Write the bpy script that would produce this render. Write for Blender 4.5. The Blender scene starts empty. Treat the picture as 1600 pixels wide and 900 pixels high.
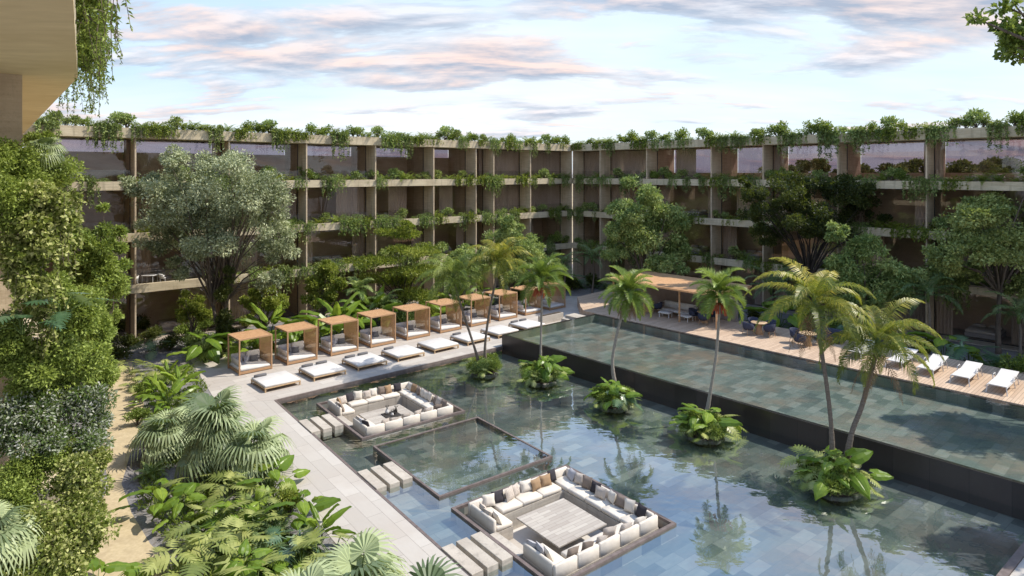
import bpy, math, random
import numpy as np
from mathutils import Vector, Matrix
from mathutils.geometry import tessellate_polygon
random.seed(7)
rng = np.random.default_rng(7)
SC = bpy.context.scene
COL = SC.collection

# ------------------------------------------------------------------ camera, sky, sun
H = 12.0
cam_d = bpy.data.cameras.new("camera"); cam = bpy.data.objects.new("camera", cam_d); COL.objects.link(cam)
cam.location = (0, 0, H); cam.rotation_euler = (math.radians(90), 0, 0)
cam_d.sensor_width = 36; cam_d.lens = 22.5; cam_d.shift_y = -180 / 1600.0
cam_d.clip_end = 5000; cam_d.clip_start = 0.1
SC.camera = cam
SC.view_settings.view_transform = 'Standard'; SC.view_settings.look = 'None'
SC.view_settings.gamma = 1; SC.view_settings.use_curve_mapping = False
SC.view_settings.exposure = 0.52

SUN_EL = math.radians(50); SUN_AZ = (0.985, 0.17)
W = bpy.data.worlds.new("World"); SC.world = W; W.use_nodes = True
nt = W.node_tree; nt.nodes.clear()
def N(t, typ, **k):
    n = t.nodes.new(typ)
    for a, b in k.items(): setattr(n, a, b)
    return n
def lk(t, a, b): t.links.new(a, b)
def math_node(t, op, a, b=None, c=None):
    n = N(t, 'ShaderNodeMath', operation=op)
    for i, v in enumerate((a, b, c)):
        if v is None: continue
        if hasattr(v, 'links') or hasattr(v, 'is_output'): lk(t, v, n.inputs[i])
        else: n.inputs[i].default_value = v
    return n.outputs[0]
def ramp(t, fac, stops, interp='LINEAR'):
    n = N(t, 'ShaderNodeValToRGB'); n.color_ramp.interpolation = interp
    e = n.color_ramp.elements
    while len(e) < len(stops): e.new(0.5)
    for i, (p, c) in enumerate(stops):
        e[i].position = p
        e[i].color = (c, c, c, 1) if not isinstance(c, tuple) else (*c, 1)
    lk(t, fac, n.inputs[0]); return n.outputs[0]
def mixc(t, fac, a, b, mode='MIX'):
    n = N(t, 'ShaderNodeMix', data_type='RGBA', blend_type=mode)
    for s, v in ((n.inputs[0], fac), (n.inputs[6], a), (n.inputs[7], b)):
        if isinstance(v, (int, float)): s.default_value = v
        elif isinstance(v, tuple): s.default_value = (*v, 1)
        else: lk(t, v, s)
    return n.outputs[2]
def noise(t, vec, scale, detail=4, rough=0.5, dist=0.0, dim='3D'):
    n = N(t, 'ShaderNodeTexNoise'); n.noise_dimensions = dim
    n.inputs['Scale'].default_value = scale; n.inputs['Detail'].default_value = detail
    n.inputs['Roughness'].default_value = rough; n.inputs['Distortion'].default_value = dist
    if vec is not None: lk(t, vec, n.inputs['Vector'])
    return n.outputs[0]
def mapping(t, vec, loc=(0, 0, 0), rot=(0, 0, 0), sc=(1, 1, 1)):
    n = N(t, 'ShaderNodeMapping')
    n.inputs['Location'].default_value = loc; n.inputs['Rotation'].default_value = rot; n.inputs['Scale'].default_value = sc
    lk(t, vec, n.inputs['Vector']); return n.outputs[0]

sky = N(nt, 'ShaderNodeTexSky'); sky.sky_type = 'NISHITA'; sky.sun_disc = False
sky.sun_elevation = SUN_EL; sky.sun_rotation = math.atan2(SUN_AZ[0], SUN_AZ[1]); sky.dust_density = 1.5; sky.air_density = 1.0
tc = N(nt, 'ShaderNodeTexCoord'); sx = N(nt, 'ShaderNodeSeparateXYZ'); lk(nt, tc.outputs['Generated'], sx.inputs[0])
zz = math_node(nt, 'ADD', math_node(nt, 'MAXIMUM', sx.outputs[2], 0.0), 0.17)
cx = math_node(nt, 'DIVIDE', sx.outputs[0], zz); cy = math_node(nt, 'DIVIDE', sx.outputs[1], zz)
cv = N(nt, 'ShaderNodeCombineXYZ'); lk(nt, cx, cv.inputs[0]); lk(nt, cy, cv.inputs[1])
v1 = mapping(nt, cv.outputs[0], loc=(3.1, 0.4, 0), sc=(0.95, 1.9, 1))
c1 = noise(nt, v1, 1.25, 9, 0.58, 0.25)
c2 = noise(nt, mapping(nt, cv.outputs[0], loc=(9.3, 2.7, 0), sc=(0.4, 0.8, 1)), 0.55, 3, 0.5)
cl0 = math_node(nt, 'ADD', math_node(nt, 'MULTIPLY', c1, 0.7), math_node(nt, 'MULTIPLY', c2, 0.45))
lf = N(nt, 'ShaderNodeMapRange'); lf.inputs[1].default_value = -1.5; lf.inputs[2].default_value = 0.1; lf.inputs[3].default_value = -0.06; lf.inputs[4].default_value = 0.008; lk(nt, cx, lf.inputs[0])
cl = math_node(nt, 'ADD', cl0, lf.outputs[0])
dens = ramp(nt, cl, [(0.545, 0.0), (0.585, 0.7), (0.64, 1.0)])
v1b = mapping(nt, cv.outputs[0], loc=(3.1, 0.28, 0), sc=(0.95, 1.9, 1))
c1b = noise(nt, v1b, 1.25, 9, 0.58, 0.25)
edge = math_node(nt, 'SUBTRACT', c1, c1b)
lit = ramp(nt, math_node(nt, 'ADD', math_node(nt, 'MULTIPLY', edge, 3.2), 0.5), [(0.25, 0.0), (0.75, 1.0)])
pinkn = noise(nt, mapping(nt, cv.outputs[0], loc=(1.7, 5.0, 0)), 1.1, 3, 0.5)
pinkc = mixc(nt, ramp(nt, pinkn, [(0.42, 0.0), (0.62, 1.0)]), (5.6, 5.7, 6.1), (6.5, 4.95, 4.4))
cloudc = mixc(nt, lit, (2.3, 2.75, 3.6), pinkc)
veil = ramp(nt, noise(nt, mapping(nt, cv.outputs[0], loc=(0.2, 8.1, 0), sc=(0.3, 0.6, 1)), 0.9, 5, 0.6), [(0.3, 0.0), (0.62, 1.0)])
base0 = mixc(nt, 0.8, sky.outputs[0], (4.2, 5.6, 6.9))
high = ramp(nt, sx.outputs[2], [(0.22, 0.0), (0.5, 1.0)])
base1 = mixc(nt, math_node(nt, 'MULTIPLY', veil, 0.75), base0, (6.6, 6.8, 6.9))
base1 = mixc(nt, math_node(nt, 'MULTIPLY', high, 0.8), base1, (1.7, 3.6, 7.4))
skyc = mixc(nt, math_node(nt, 'MULTIPLY', dens, math_node(nt, 'SUBTRACT', 0.9, math_node(nt, 'MULTIPLY', high, 0.45))), base1, cloudc)
# ground bounce below the horizon stays dim
bg = N(nt, 'ShaderNodeBackground'); bg.inputs[1].default_value = 0.12
lk(nt, skyc, bg.inputs[0])
wo = N(nt, 'ShaderNodeOutputWorld'); lk(nt, bg.outputs[0], wo.inputs[0])

sun_d = bpy.data.lights.new("sun", 'SUN'); sun_d.energy = 4.2; sun_d.angle = math.radians(0.6); sun_d.color = (1.0, 0.93, 0.82)
sun = bpy.data.objects.new("sun", sun_d); COL.objects.link(sun)
sv = Vector((SUN_AZ[0] * math.cos(SUN_EL), SUN_AZ[1] * math.cos(SUN_EL), math.sin(SUN_EL)))
sun.rotation_euler = sv.to_track_quat('Z', 'Y').to_euler()

# ------------------------------------------------------------------ helpers
def G(px, py, z=0.0):
    """point on the level z that a view ray meets (survey of the photograph)"""
    Y = (H - z) / ((py - 270) / 1000.0)
    return Vector(((px - 800) / 1000.0 * Y, Y, z))
def P(px, py, Y):
    return Vector(((px - 800) / 1000.0 * Y, Y, H - (py - 270) / 1000.0 * Y))

class MB:
    def __init__(s): s.v = []; s.f = []
    def add(s, vs, fs):
        o = len(s.v); s.v += [tuple(v) for v in vs]; s.f += [tuple(i + o for i in f) for f in fs]; return s
    def box(s, c, d, rz=0.0, M=None, bev=0.0):
        x, y, z = d[0] / 2, d[1] / 2, d[2] / 2
        if bev > 0:
            b = min(bev, x * .9, y * .9, z * .9)
            vs = []
            rings = [(-z, b), (-z + b, 0), (z - b, 0), (z, b)]
            for zz_, ins in rings:
                X, Y_ = x - ins, y - ins
                cb = b * 0.6
                for (sx_, sy_) in ((1, 1), (-1, 1), (-1, -1), (1, -1)):
                    p1 = (sx_ * X, sy_ * (Y_ - cb), zz_); p2 = (sx_ * (X - cb), sy_ * Y_, zz_)
                    vs += [p1, p2] if sx_ * sy_ > 0 else [p2, p1]
            fs = []
            for r in range(3):
                for i in range(8):
                    j = (i + 1) % 8; fs.append((r * 8 + i, r * 8 + j, r * 8 + 8 + j, r * 8 + 8 + i))
            fs.append(tuple(range(7, -1, -1))); fs.append(tuple(range(24, 32)))
        else:
            vs = [(sx_ * x, sy_ * y, sz_ * z) for sx_ in (-1, 1) for sy_ in (-1, 1) for sz_ in (-1, 1)]
            fs = [(0, 1, 3, 2), (4, 6, 7, 5), (0, 4, 5, 1), (2, 3, 7, 6), (0, 2, 6, 4), (1, 5, 7, 3)]
        R = M if M is not None else Matrix.Rotation(rz, 3, 'Z')
        c = Vector(c)
        return s.add([R @ Vector(v) + c for v in vs], fs)
    def tube(s, pts, radii, n=8, cap=True):
        pts = [Vector(p) for p in pts]; ring = []
        for i, p in enumerate(pts):
            a = pts[max(0, i - 1)]; b = pts[min(len(pts) - 1, i + 1)]; d = (b - a)
            if d.length < 1e-6: d = Vector((0, 0, 1))
            d.normalize()
            u = d.cross(Vector((0, 1, 0.1))); 
            if u.length < 1e-3: u = d.cross(Vector((1, 0, 0)))
            u.normalize(); w = d.cross(u)
            r = radii[i] if hasattr(radii, '__len__') else radii
            ring.append([p + (u * math.cos(t) + w * math.sin(t)) * r for t in [2 * math.pi * k / n for k in range(n)]])
        vs = [q for r_ in ring for q in r_]; fs = []
        for i in range(len(pts) - 1):
            for k in range(n):
                j = (k + 1) % n; fs.append((i * n + k, i * n + j, (i + 1) * n + j, (i + 1) * n + k))
        if cap: fs += [tuple(range(n - 1, -1, -1)), tuple((len(pts) - 1) * n + k for k in range(n))]
        return s.add(vs, fs)
    def lathe(s, prof, c=(0, 0, 0), n=20):
        vs = []; fs = []
        for r, z in prof:
            for k in range(n):
                t = 2 * math.pi * k / n; vs.append((c[0] + r * math.cos(t), c[1] + r * math.sin(t), c[2] + z))
        for i in range(len(prof) - 1):
            for k in range(n):
                j = (k + 1) % n; fs.append((i * n + k, i * n + j, (i + 1) * n + j, (i + 1) * n + k))
        return s.add(vs, fs)
    def prism(s, poly, z0, z1, holes=()):
        """solid between z0 and z1 of a 2-D outline (holes allowed)"""
        loops = [[Vector((p[0], p[1], 0)) for p in poly]] + [[Vector((p[0], p[1], 0)) for p in h] for h in holes]
        flat = [p for l in loops for p in l]
        tris = tessellate_polygon(loops)
        n = len(flat)
        vs = [(p.x, p.y, z1) for p in flat] + [(p.x, p.y, z0) for p in flat]
        fs = []
        for t in tris:
            a, b, c = (flat[i] for i in t)
            up = (b - a).cross(c - a).z > 0
            t = t if up else tuple(reversed(t))
            fs.append(tuple(t)); fs.append(tuple(i + n for i in reversed(t)))
        o = 0
        for l in loops:
            m = len(l)
            for i in range(m):
                j = (i + 1) % m; fs.append((o + i, o + j, n + o + j, n + o + i))
            o += m
        return s.add(vs, fs)
    def sheet(s, poly, z, holes=()):
        loops = [[Vector((p[0], p[1], 0)) for p in poly]] + [[Vector((p[0], p[1], 0)) for p in h] for h in holes]
        flat = [p for l in loops for p in l]; fs = []
        for t in tessellate_polygon(loops):
            a, b, c = (flat[i] for i in t)
            fs.append(tuple(t) if (b - a).cross(c - a).z > 0 else tuple(reversed(t)))
        return s.add([(p.x, p.y, z) for p in flat], fs)
    def build(s, name, mat, parent=None, smooth=False):
        me = bpy.data.meshes.new(name); me.from_pydata(s.v, [], s.f); me.validate(); me.update()
        if smooth: me.polygons.foreach_set('use_smooth', [True] * len(me.polygons))
        me.materials.append(mat)
        o = bpy.data.objects.new(name, me); COL.objects.link(o)
        if parent: o.parent = parent
        return o
def tag(o, label=None, cat=None, group=None, kind=None):
    if label: o['label'] = label
    if cat: o['category'] = cat
    if group: o['group'] = group
    if kind: o['kind'] = kind
    return o
def thing(name, label, cat, loc=(0, 0, 0), rz=0.0, group=None, sc=1.0):
    o = bpy.data.objects.new(name, None); COL.objects.link(o); o.location = loc; o.rotation_euler = (0, 0, rz)
    o.empty_display_size = 0.2; o.scale = (sc, sc, sc)
    return tag(o, label, cat, group)
def kids(o): return [c for c in KIDS.get(o.name, ())]
KIDS = {}
def reg(root):
    """remember the tree of a prototype for copying"""
    def rec(o):
        KIDS[o.name] = [c for c in bpy.data.objects if c.parent == o]
        for c in KIDS[o.name]: rec(c)
    rec(root); return root
def copy_tree(o, parent=None):
    c = o.copy(); COL.objects.link(c); c.parent = parent
    for ch in KIDS.get(o.name, ()): copy_tree(ch, c)
    return c
USED = set()
def place(proto, loc, rz, label, group=None, sc=1.0, cat=None):
    if proto.name in USED: o = copy_tree(proto)
    else: USED.add(proto.name); o = proto
    o.location = loc; o.rotation_euler = (0, 0, rz); o.scale = (sc, sc, sc) if not hasattr(sc, '__len__') else sc
    o['label'] = label
    if group: o['group'] = group
    if cat: o['category'] = cat
    return o
ORD = ['zeroth', 'first', 'second', 'third', 'fourth', 'fifth', 'sixth', 'seventh', 'eighth', 'ninth', 'tenth', 'eleventh', 'twelfth']
def nth(k):
    if k < len(ORD): return ORD[k]
    return '%d%s' % (k, 'th' if 10 < k % 100 < 14 else {1: 'st', 2: 'nd', 3: 'rd'}.get(k % 10, 'th'))

# ------------------------------------------------------------------ materials
def mat(name):
    m = bpy.data.materials.new(name); m.use_nodes = True; t = m.node_tree; t.nodes.clear()
    out = N(t, 'ShaderNodeOutputMaterial'); return m, t, out
def objco(t):
    return N(t, 'ShaderNodeTexCoord').outputs['Object']
def worldco(t):
    return N(t, 'ShaderNodeNewGeometry').outputs['Position']
def bump(t, h, strength=0.3, dist=0.02):
    b = N(t, 'ShaderNodeBump'); b.inputs['Strength'].default_value = strength; b.inputs['Distance'].default_value = dist
    lk(t, h, b.inputs['Height']); return b.outputs[0]
def principled(t, out, col, rough=0.7, nrm=None, spec=0.4, metal=0.0):
    p = N(t, 'ShaderNodeBsdfPrincipled')
    if isinstance(col, tuple): p.inputs['Base Color'].default_value = (*col, 1)
    else: lk(t, col, p.inputs['Base Color'])
    if isinstance(rough, (int, float)): p.inputs['Roughness'].default_value = rough
    else: lk(t, rough, p.inputs['Roughness'])
    p.inputs['Specular IOR Level'].default_value = spec; p.inputs['Metallic'].default_value = metal
    if nrm is not None: lk(t, nrm, p.inputs['Normal'])
    lk(t, p.outputs[0], out.inputs[0]); return p
def noisy(name, ca, cb, scale=3.0, rough=0.75, sc=(1, 1, 1), bs=0.25, world=True, detail=6, spec=0.3, bd=0.01, cc=None):
    m, t, out = mat(name); co = worldco(t) if world else objco(t)
    v = mapping(t, co, sc=sc); n = noise(t, v, scale, detail, 0.6)
    c = ramp(t, n, [(0.3, ca), (0.7, cb)])
    if cc:
        n2 = noise(t, mapping(t, co, loc=(5, 3, 1)), scale * 0.23, 4, 0.6)
        c = mixc(t, ramp(t, n2, [(0.45, 0.0), (0.7, 0.8)]), c, cc)
    principled(t, out, c, rough, bump(t, n, bs, bd), spec); return m
def fabric(name, c, rough=0.9):
    m, t, out = mat(name); co = objco(t)
    n = noise(t, co, 3.0, 4, 0.6); w = noise(t, co, 160, 2, 0.5)
    lo = tuple(x * 0.86 for x in c)
    principled(t, out, ramp(t, n, [(0.3, lo), (0.7, c)]), rough, bump(t, math_node(t, 'ADD', math_node(t, 'MULTIPLY', n, 2.0), math_node(t, 'MULTIPLY', w, 0.2)), 0.35, 0.02), 0.15); return m
def stripe_fabric(name, c1_, c2_, s=28):
    m, t, out = mat(name); co = objco(t)
    w = N(t, 'ShaderNodeTexWave'); w.inputs['Scale'].default_value = s; w.inputs['Distortion'].default_value = 0.6; lk(t, co, w.inputs['Vector'])
    principled(t, out, ramp(t, w.outputs[0], [(0.35, c1_), (0.6, c2_)]), 0.9, None, 0.15); return m
def tile(name, ca, cb, cg, w, h, rot, mortar=0.012, rough=0.6, var=(0.0, 1.0), extra=None, offs=0.5, bs=0.3, spec=0.3, stain_or_reflection=None, mscale=1.0):
    m, t, out = mat(name); co = worldco(t); v = mapping(t, co, rot=(0, 0, rot))
    b = N(t, 'ShaderNodeTexBrick'); b.offset = offs; lk(t, v, b.inputs['Vector'])
    b.inputs['Color1'].default_value = (0, 0, 0, 1); b.inputs['Color2'].default_value = (1, 1, 1, 1); b.inputs['Mortar'].default_value = (0.5, 0.5, 0.5, 1)
    b.inputs['Scale'].default_value = 1.0; b.inputs['Mortar Size'].default_value = mortar; b.inputs['Brick Width'].default_value = w; b.inputs['Row Height'].default_value = h
    b.inputs['Mortar Smooth'].default_value = 0.1
    n = noise(t, mapping(t, v, sc=(1, 3, 1)), 2.2, 7, 0.65)
    f = math_node(t, 'ADD', math_node(t, 'MULTIPLY', b.outputs[0], 0.6), math_node(t, 'MULTIPLY', n, 0.4))
    stops = [(var[0] + 0.15, ca), (var[1] - 0.15, cb)]
    if extra: stops = [(0.18, ca), (0.5, extra), (0.8, cb)]
    c = ramp(t, f, stops)
    if stain_or_reflection:
        n2 = noise(t, co, 0.45, 6, 0.6); c = mixc(t, ramp(t, n2, [(0.46, 0.0), (0.66, 0.75)]), c, stain_or_reflection)
    c = mixc(t, b.outputs[1], c, cg)
    hgt = math_node(t, 'SUBTRACT', math_node(t, 'MULTIPLY', n, 0.3), b.outputs[1])
    principled(t, out, c, rough, bump(t, hgt, bs, 0.01), spec); return m
def wood(name, ca, cb, scale=6, rough=0.55, sc=(1, 1, 8), world=False):
    m, t, out = mat(name); co = worldco(t) if world else objco(t)
    n = noise(t, mapping(t, co, sc=sc), scale, 6, 0.6, 0.6)
    principled(t, out, ramp(t, n, [(0.3, ca), (0.7, cb)]), rough, bump(t, n, 0.2, 0.005), 0.3); return m
def leafmat(name, c_dark, c_mid, c_lite, trans=0.35, rough=0.45, spec=0.35, veins=False):
    m, t, out = mat(name)
    a = N(t, 'ShaderNodeAttribute'); a.attribute_name = 'rnd'
    oi = N(t, 'ShaderNodeObjectInfo')
    f = math_node(t, 'ADD', a.outputs['Fac'], math_node(t, 'MULTIPLY', math_node(t, 'SUBTRACT', oi.outputs['Random'], 0.5), 0.18))
    g_ = 1.0 if 'blossom' in name or 'dark green leaves' == name else 1.45
    c_dark, c_mid, c_lite = [(min(.6, q[0] * g_ * 1.08), min(.6, q[1] * g_), min(.6, q[2] * g_ * .9)) for q in (c_dark, c_mid, c_lite)]
    c = ramp(t, f, [(0.0, c_dark), (0.5, c_mid), (1.0, c_lite)])
    p = N(t, 'ShaderNodeBsdfPrincipled'); lk(t, c, p.inputs['Base Color']); p.inputs['Roughness'].default_value = rough; p.inputs['Specular IOR Level'].default_value = spec * .6
    tr = N(t, 'ShaderNodeBsdfTranslucent')
    tcx = mixc(t, 0.5, c, (0.30, 0.38, 0.03)); lk(t, tcx, tr.inputs[0])
    mx = N(t, 'ShaderNodeMixShader'); mx.inputs[0].default_value = trans
    lk(t, p.outputs[0], mx.inputs[1]); lk(t, tr.outputs[0], mx.inputs[2]); lk(t, mx.outputs[0], out.inputs[0]); return m

ROT_L = math.atan2(0.611, 0.791)     # pool frame: x' axis along (.791,.611)
ROT_U = math.atan2(0.667, 0.745)     # upper deck frame
def concrete(name, ca, cb, stain_or_reflection, streak=1.0):
    m, t, out = mat(name); co = worldco(t)
    n = noise(t, mapping(t, co, sc=(0.5, 0.5, 7)), 1.6, 7, 0.62)
    n2 = noise(t, co, 0.7, 6, 0.6); n3 = noise(t, co, 14, 4, 0.6)
    c = ramp(t, n, [(0.3, ca), (0.7, cb)])
    c = mixc(t, ramp(t, n2, [(0.45, 0.0), (0.72, 0.7)]), c, stain_or_reflection)
    c = mixc(t, ramp(t, n3, [(0.55, 0.0), (0.75, 0.35)]), c, tuple(x * 0.5 for x in ca))
    drip = noise(t, mapping(t, co, sc=(2.6, 2.6, 0.22)), 1.3, 5, 0.65)
    c = mixc(t, ramp(t, drip, [(0.52, 0.0), (0.72, 0.55)]), c, tuple(x * 0.48 for x in ca))
    principled(t, out, c, 0.8, bump(t, math_node(t, 'ADD', n, n3), 0.4, 0.02), 0.25); return m
M = {}
M['concrete'] = concrete('slab concrete', (0.46, 0.385, 0.26), (0.64, 0.55, 0.39), (0.38, 0.305, 0.20))
M['soffit'] = noisy('soffit plaster', (0.68, 0.53, 0.30), (0.80, 0.64, 0.38), 1.1, 0.8, sc=(1, 3, 1), cc=(0.62, 0.46, 0.24))
M['fin'] = concrete('rammed earth', (0.50, 0.39, 0.265), (0.67, 0.55, 0.395), (0.46, 0.35, 0.23))
M['room'] = noisy('room wall', (0.52, 0.40, 0.30), (0.62, 0.49, 0.38), 1.2, 0.7, sc=(1, 1, 3))
M['roomfloor'] = noisy('room floor', (0.32, 0.27, 0.22), (0.42, 0.36, 0.30), 2, 0.5)
M['frame'] = noisy('dark metal', (0.03, 0.026, 0.024), (0.045, 0.04, 0.036), 8, 0.45)
M['deck'] = tile('travertine planks', (0.40, 0.365, 0.325), (0.50, 0.465, 0.42), (0.27, 0.24, 0.21), 1.8, 0.6, -ROT_L + math.pi / 2, 0.008, 0.65, stain_or_reflection=(0.42, 0.375, 0.33))
M['deck_row'] = tile('travertine planks of the cabana deck', (0.40, 0.36, 0.32), (0.50, 0.46, 0.41), (0.27, 0.24, 0.21), 1.8, 0.6, -ROT_U, 0.008, 0.65, stain_or_reflection=(0.40, 0.355, 0.31))
M['terrace'] = tile('terrace boards', (0.42, 0.30, 0.21), (0.56, 0.42, 0.30), (0.16, 0.11, 0.08), 2.4, 0.16, -ROT_U, 0.008, 0.6)
M['stone'] = concrete('travertine block', (0.38, 0.34, 0.29), (0.53, 0.48, 0.41), (0.36, 0.31, 0.26))
M['pooltile'] = tile('slate pool tiles', (0.085, 0.105, 0.10), (0.285, 0.28, 0.25), (0.09, 0.105, 0.10), 0.95, 0.48, -ROT_L, 0.006, 0.5, extra=(0.165, 0.18, 0.165), stain_or_reflection=(0.235, 0.18, 0.15))
M['pooltile_up'] = tile('slate tiles of the raised pool', (0.125, 0.145, 0.135), (0.33, 0.325, 0.29), (0.11, 0.125, 0.118), 0.95, 0.48, -ROT_U, 0.006, 0.5, extra=(0.20, 0.22, 0.195), stain_or_reflection=(0.34, 0.24, 0.18))  # warm blotches paint a reflected patch into the tile colour
M['darktile'] = tile('dark weir tiles', (0.022, 0.017, 0.016), (0.045, 0.035, 0.032), (0.015, 0.012, 0.012), 1.2, 1.3, -ROT_U, 0.01, 0.3, spec=0.5)
M['rim'] = noisy('brown stone rim', (0.11, 0.085, 0.076), (0.19, 0.15, 0.135), 5, 0.5)
M['gravel'] = noisy('garden gravel', (0.13, 0.125, 0.13), (0.30, 0.285, 0.285), 26, 0.9, bs=0.8, cc=(0.11, 0.095, 0.07))
M['sand'] = noisy('sand path', (0.42, 0.335, 0.20), (0.52, 0.425, 0.27), 9, 0.9, bs=0.3, cc=(0.36, 0.285, 0.175))
M['soil'] = noisy('island soil', (0.04, 0.03, 0.02), (0.09, 0.07, 0.05), 14, 0.95, bs=0.8)
M['rock'] = noisy('island stone', (0.20, 0.18, 0.16), (0.36, 0.33, 0.30), 5, 0.85, bs=0.5)
M['cream'] = fabric('cream upholstery', (0.66, 0.60, 0.52))
M['white'] = fabric('off white mattress fabric', (0.64, 0.61, 0.575))
M['curtain'] = noisy('greige curtain', (0.40, 0.33, 0.27), (0.52, 0.44, 0.37), 1.5, 0.9, sc=(1, 1, .3))
M['greyfab'] = fabric('grey cushion fabric', (0.14, 0.135, 0.14))
M['lgrey'] = fabric('light grey cushion fabric', (0.42, 0.41, 0.43))
M['tan'] = fabric('tan cushion fabric', (0.33, 0.22, 0.13))
M['taupe'] = fabric('taupe cushion fabric', (0.24, 0.19, 0.155))
M['black'] = fabric('charcoal cushion fabric', (0.05, 0.045, 0.05))
M['stripe'] = stripe_fabric('striped cushion fabric', (0.30, 0.24, 0.20), (0.62, 0.56, 0.49))
M['teak'] = wood('teak', (0.35, 0.20, 0.105), (0.47, 0.29, 0.165))
M['teaklight'] = wood('pale teak', (0.40, 0.27, 0.15), (0.54, 0.38, 0.23))
M['slats'] = wood('cedar slats', (0.42, 0.235, 0.115), (0.58, 0.35, 0.19), world=True, sc=(1, 1, 1))
M['navy'] = fabric('navy tub chair fabric', (0.05, 0.055, 0.085))
M['whitemetal'] = noisy('white powder coated metal', (0.52, 0.51, 0.50), (0.60, 0.59, 0.58), 6, 0.4, bs=0.05)
M['plaster'] = noisy('mauve plaster', (0.24, 0.19, 0.17), (0.31, 0.25, 0.23), 2, 0.8)
M['bark'] = noisy('grey bark', (0.07, 0.052, 0.04), (0.17, 0.135, 0.105), 7, 0.9, sc=(1, 1, 0.3), bs=0.7, bd=0.03)
M['bark_dark'] = noisy('dark bark', (0.03, 0.024, 0.02), (0.075, 0.06, 0.05), 7, 0.9, sc=(1, 1, 0.3), bs=0.7, bd=0.03)
M['bark_palm'] = noisy('palm bark', (0.11, 0.085, 0.065), (0.22, 0.18, 0.145), 6, 0.9, sc=(1, 1, 5), bs=0.8, bd=0.02)
M['bark_lite'] = noisy('pale palm bark', (0.22, 0.19, 0.16), (0.36, 0.32, 0.27), 6, 0.9, sc=(1, 1, 5), bs=0.5, bd=0.02)
M['red'] = noisy('red palm fruit', (0.30, 0.045, 0.02), (0.50, 0.11, 0.04), 9, 0.6)
M['mesh'] = wood('cane screen', (0.38, 0.22, 0.11), (0.52, 0.33, 0.18))
M['L_olive'] = leafmat('olive tree leaves', (0.055, 0.075, 0.042), (0.15, 0.185, 0.115), (0.36, 0.41, 0.28), 0.22)
M['L_green'] = leafmat('mid green leaves', (0.0264, 0.0504, 0.012), (0.0936, 0.144, 0.0336), (0.228, 0.3, 0.078))
M['L_lime'] = leafmat('fresh yellow green leaves', (0.04, 0.065, 0.01), (0.12, 0.16, 0.028), (0.28, 0.32, 0.08), 0.4)
M['L_soft'] = leafmat('soft pale green leaves', (0.0517, 0.092, 0.0322), (0.1495, 0.2242, 0.0805), (0.345, 0.437, 0.1725), 0.35)
M['L_dark'] = leafmat('dark green leaves', (0.0156, 0.026, 0.0091), (0.0416, 0.0585, 0.0182), (0.117, 0.143, 0.039), 0.25)
M['L_right'] = leafmat('dull green leaves', (0.039, 0.0585, 0.0195), (0.1105, 0.156, 0.0546), (0.286, 0.338, 0.13), 0.3)
M['L_blue'] = leafmat('blue green leaves', (0.0264, 0.054, 0.0264), (0.078, 0.132, 0.06), (0.216, 0.276, 0.132), 0.3)
M['L_ivy'] = leafmat('yellow ivy leaves', (0.0455, 0.0715, 0.0156), (0.143, 0.1885, 0.0455), (0.468, 0.494, 0.195), 0.35)
M['L_flower'] = leafmat('leaves and white blossom', (0.0312, 0.075, 0.0187), (0.125, 0.2, 0.0625), (0.62, 0.62, 0.62), 0.3)
M['L_ear'] = leafmat('elephant ear leaves', (0.03, 0.07, 0.01), (0.085, 0.155, 0.02), (0.2, 0.29, 0.045), 0.42, 0.32, 0.5)
M['L_mon'] = leafmat('monstera leaves', (0.05, 0.08, 0.02), (0.135, 0.18, 0.055), (0.3, 0.34, 0.13), 0.35, 0.35, 0.5)
M['L_mondark'] = leafmat('deep green monstera leaves', (0.015, 0.045, 0.022), (0.045, 0.095, 0.055), (0.14, 0.2, 0.13), 0.25, 0.3, 0.55)
M['L_fan'] = leafmat('fan palm leaves', (0.045, 0.075, 0.045), (0.12, 0.17, 0.1), (0.29, 0.36, 0.215), 0.3, 0.4, 0.5)
M['L_palm'] = leafmat('palm fronds', (0.03, 0.055, 0.012), (0.095, 0.14, 0.03), (0.25, 0.29, 0.08), 0.35, 0.4, 0.45)
M['L_palmyel'] = leafmat('yellowing palm fronds', (0.022, 0.04, 0.01), (0.1, 0.128, 0.022), (0.36, 0.31, 0.05), 0.35, 0.4, 0.45)
M['L_foxtail'] = leafmat('bright feathery palm fronds', (0.025, 0.05, 0.01), (0.085, 0.14, 0.028), (0.23, 0.31, 0.08), 0.35, 0.4, 0.45)
M['stemgreen'] = noisy('green stalks', (0.06, 0.10, 0.025), (0.11, 0.16, 0.04), 5, 0.6)

def two_sided_ior(t, fr, ior):
    g = N(t, 'ShaderNodeNewGeometry'); m = N(t, 'ShaderNodeMapRange'); lk(t, g.outputs['Backfacing'], m.inputs[0])
    m.inputs[3].default_value = ior; m.inputs[4].default_value = 1.0 / ior; lk(t, m.outputs[0], fr.inputs[0])
def glassmat(name, tint, ior, rough=0.0):
    m, t, out = mat(name)
    fr = N(t, 'ShaderNodeFresnel'); two_sided_ior(t, fr, ior)
    tr = N(t, 'ShaderNodeBsdfTransparent'); tr.inputs[0].default_value = (*tint, 1)
    gl = N(t, 'ShaderNodeBsdfGlossy'); gl.inputs['Roughness'].default_value = rough
    mx = N(t, 'ShaderNodeMixShader'); lk(t, fr.outputs[0], mx.inputs[0]); lk(t, tr.outputs[0], mx.inputs[1]); lk(t, gl.outputs[0], mx.inputs[2]); lk(t, mx.outputs[0], out.inputs[0]); return m
M['backglass'] = glassmat('smoked rear glass', (0.56, 0.52, 0.58), 1.5)
M['glass'] = glassmat('window glass', (0.93, 0.90, 0.88), 1.6)
M['balglass'] = glassmat('balustrade glass', (0.95, 0.95, 0.94), 1.4)
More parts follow.
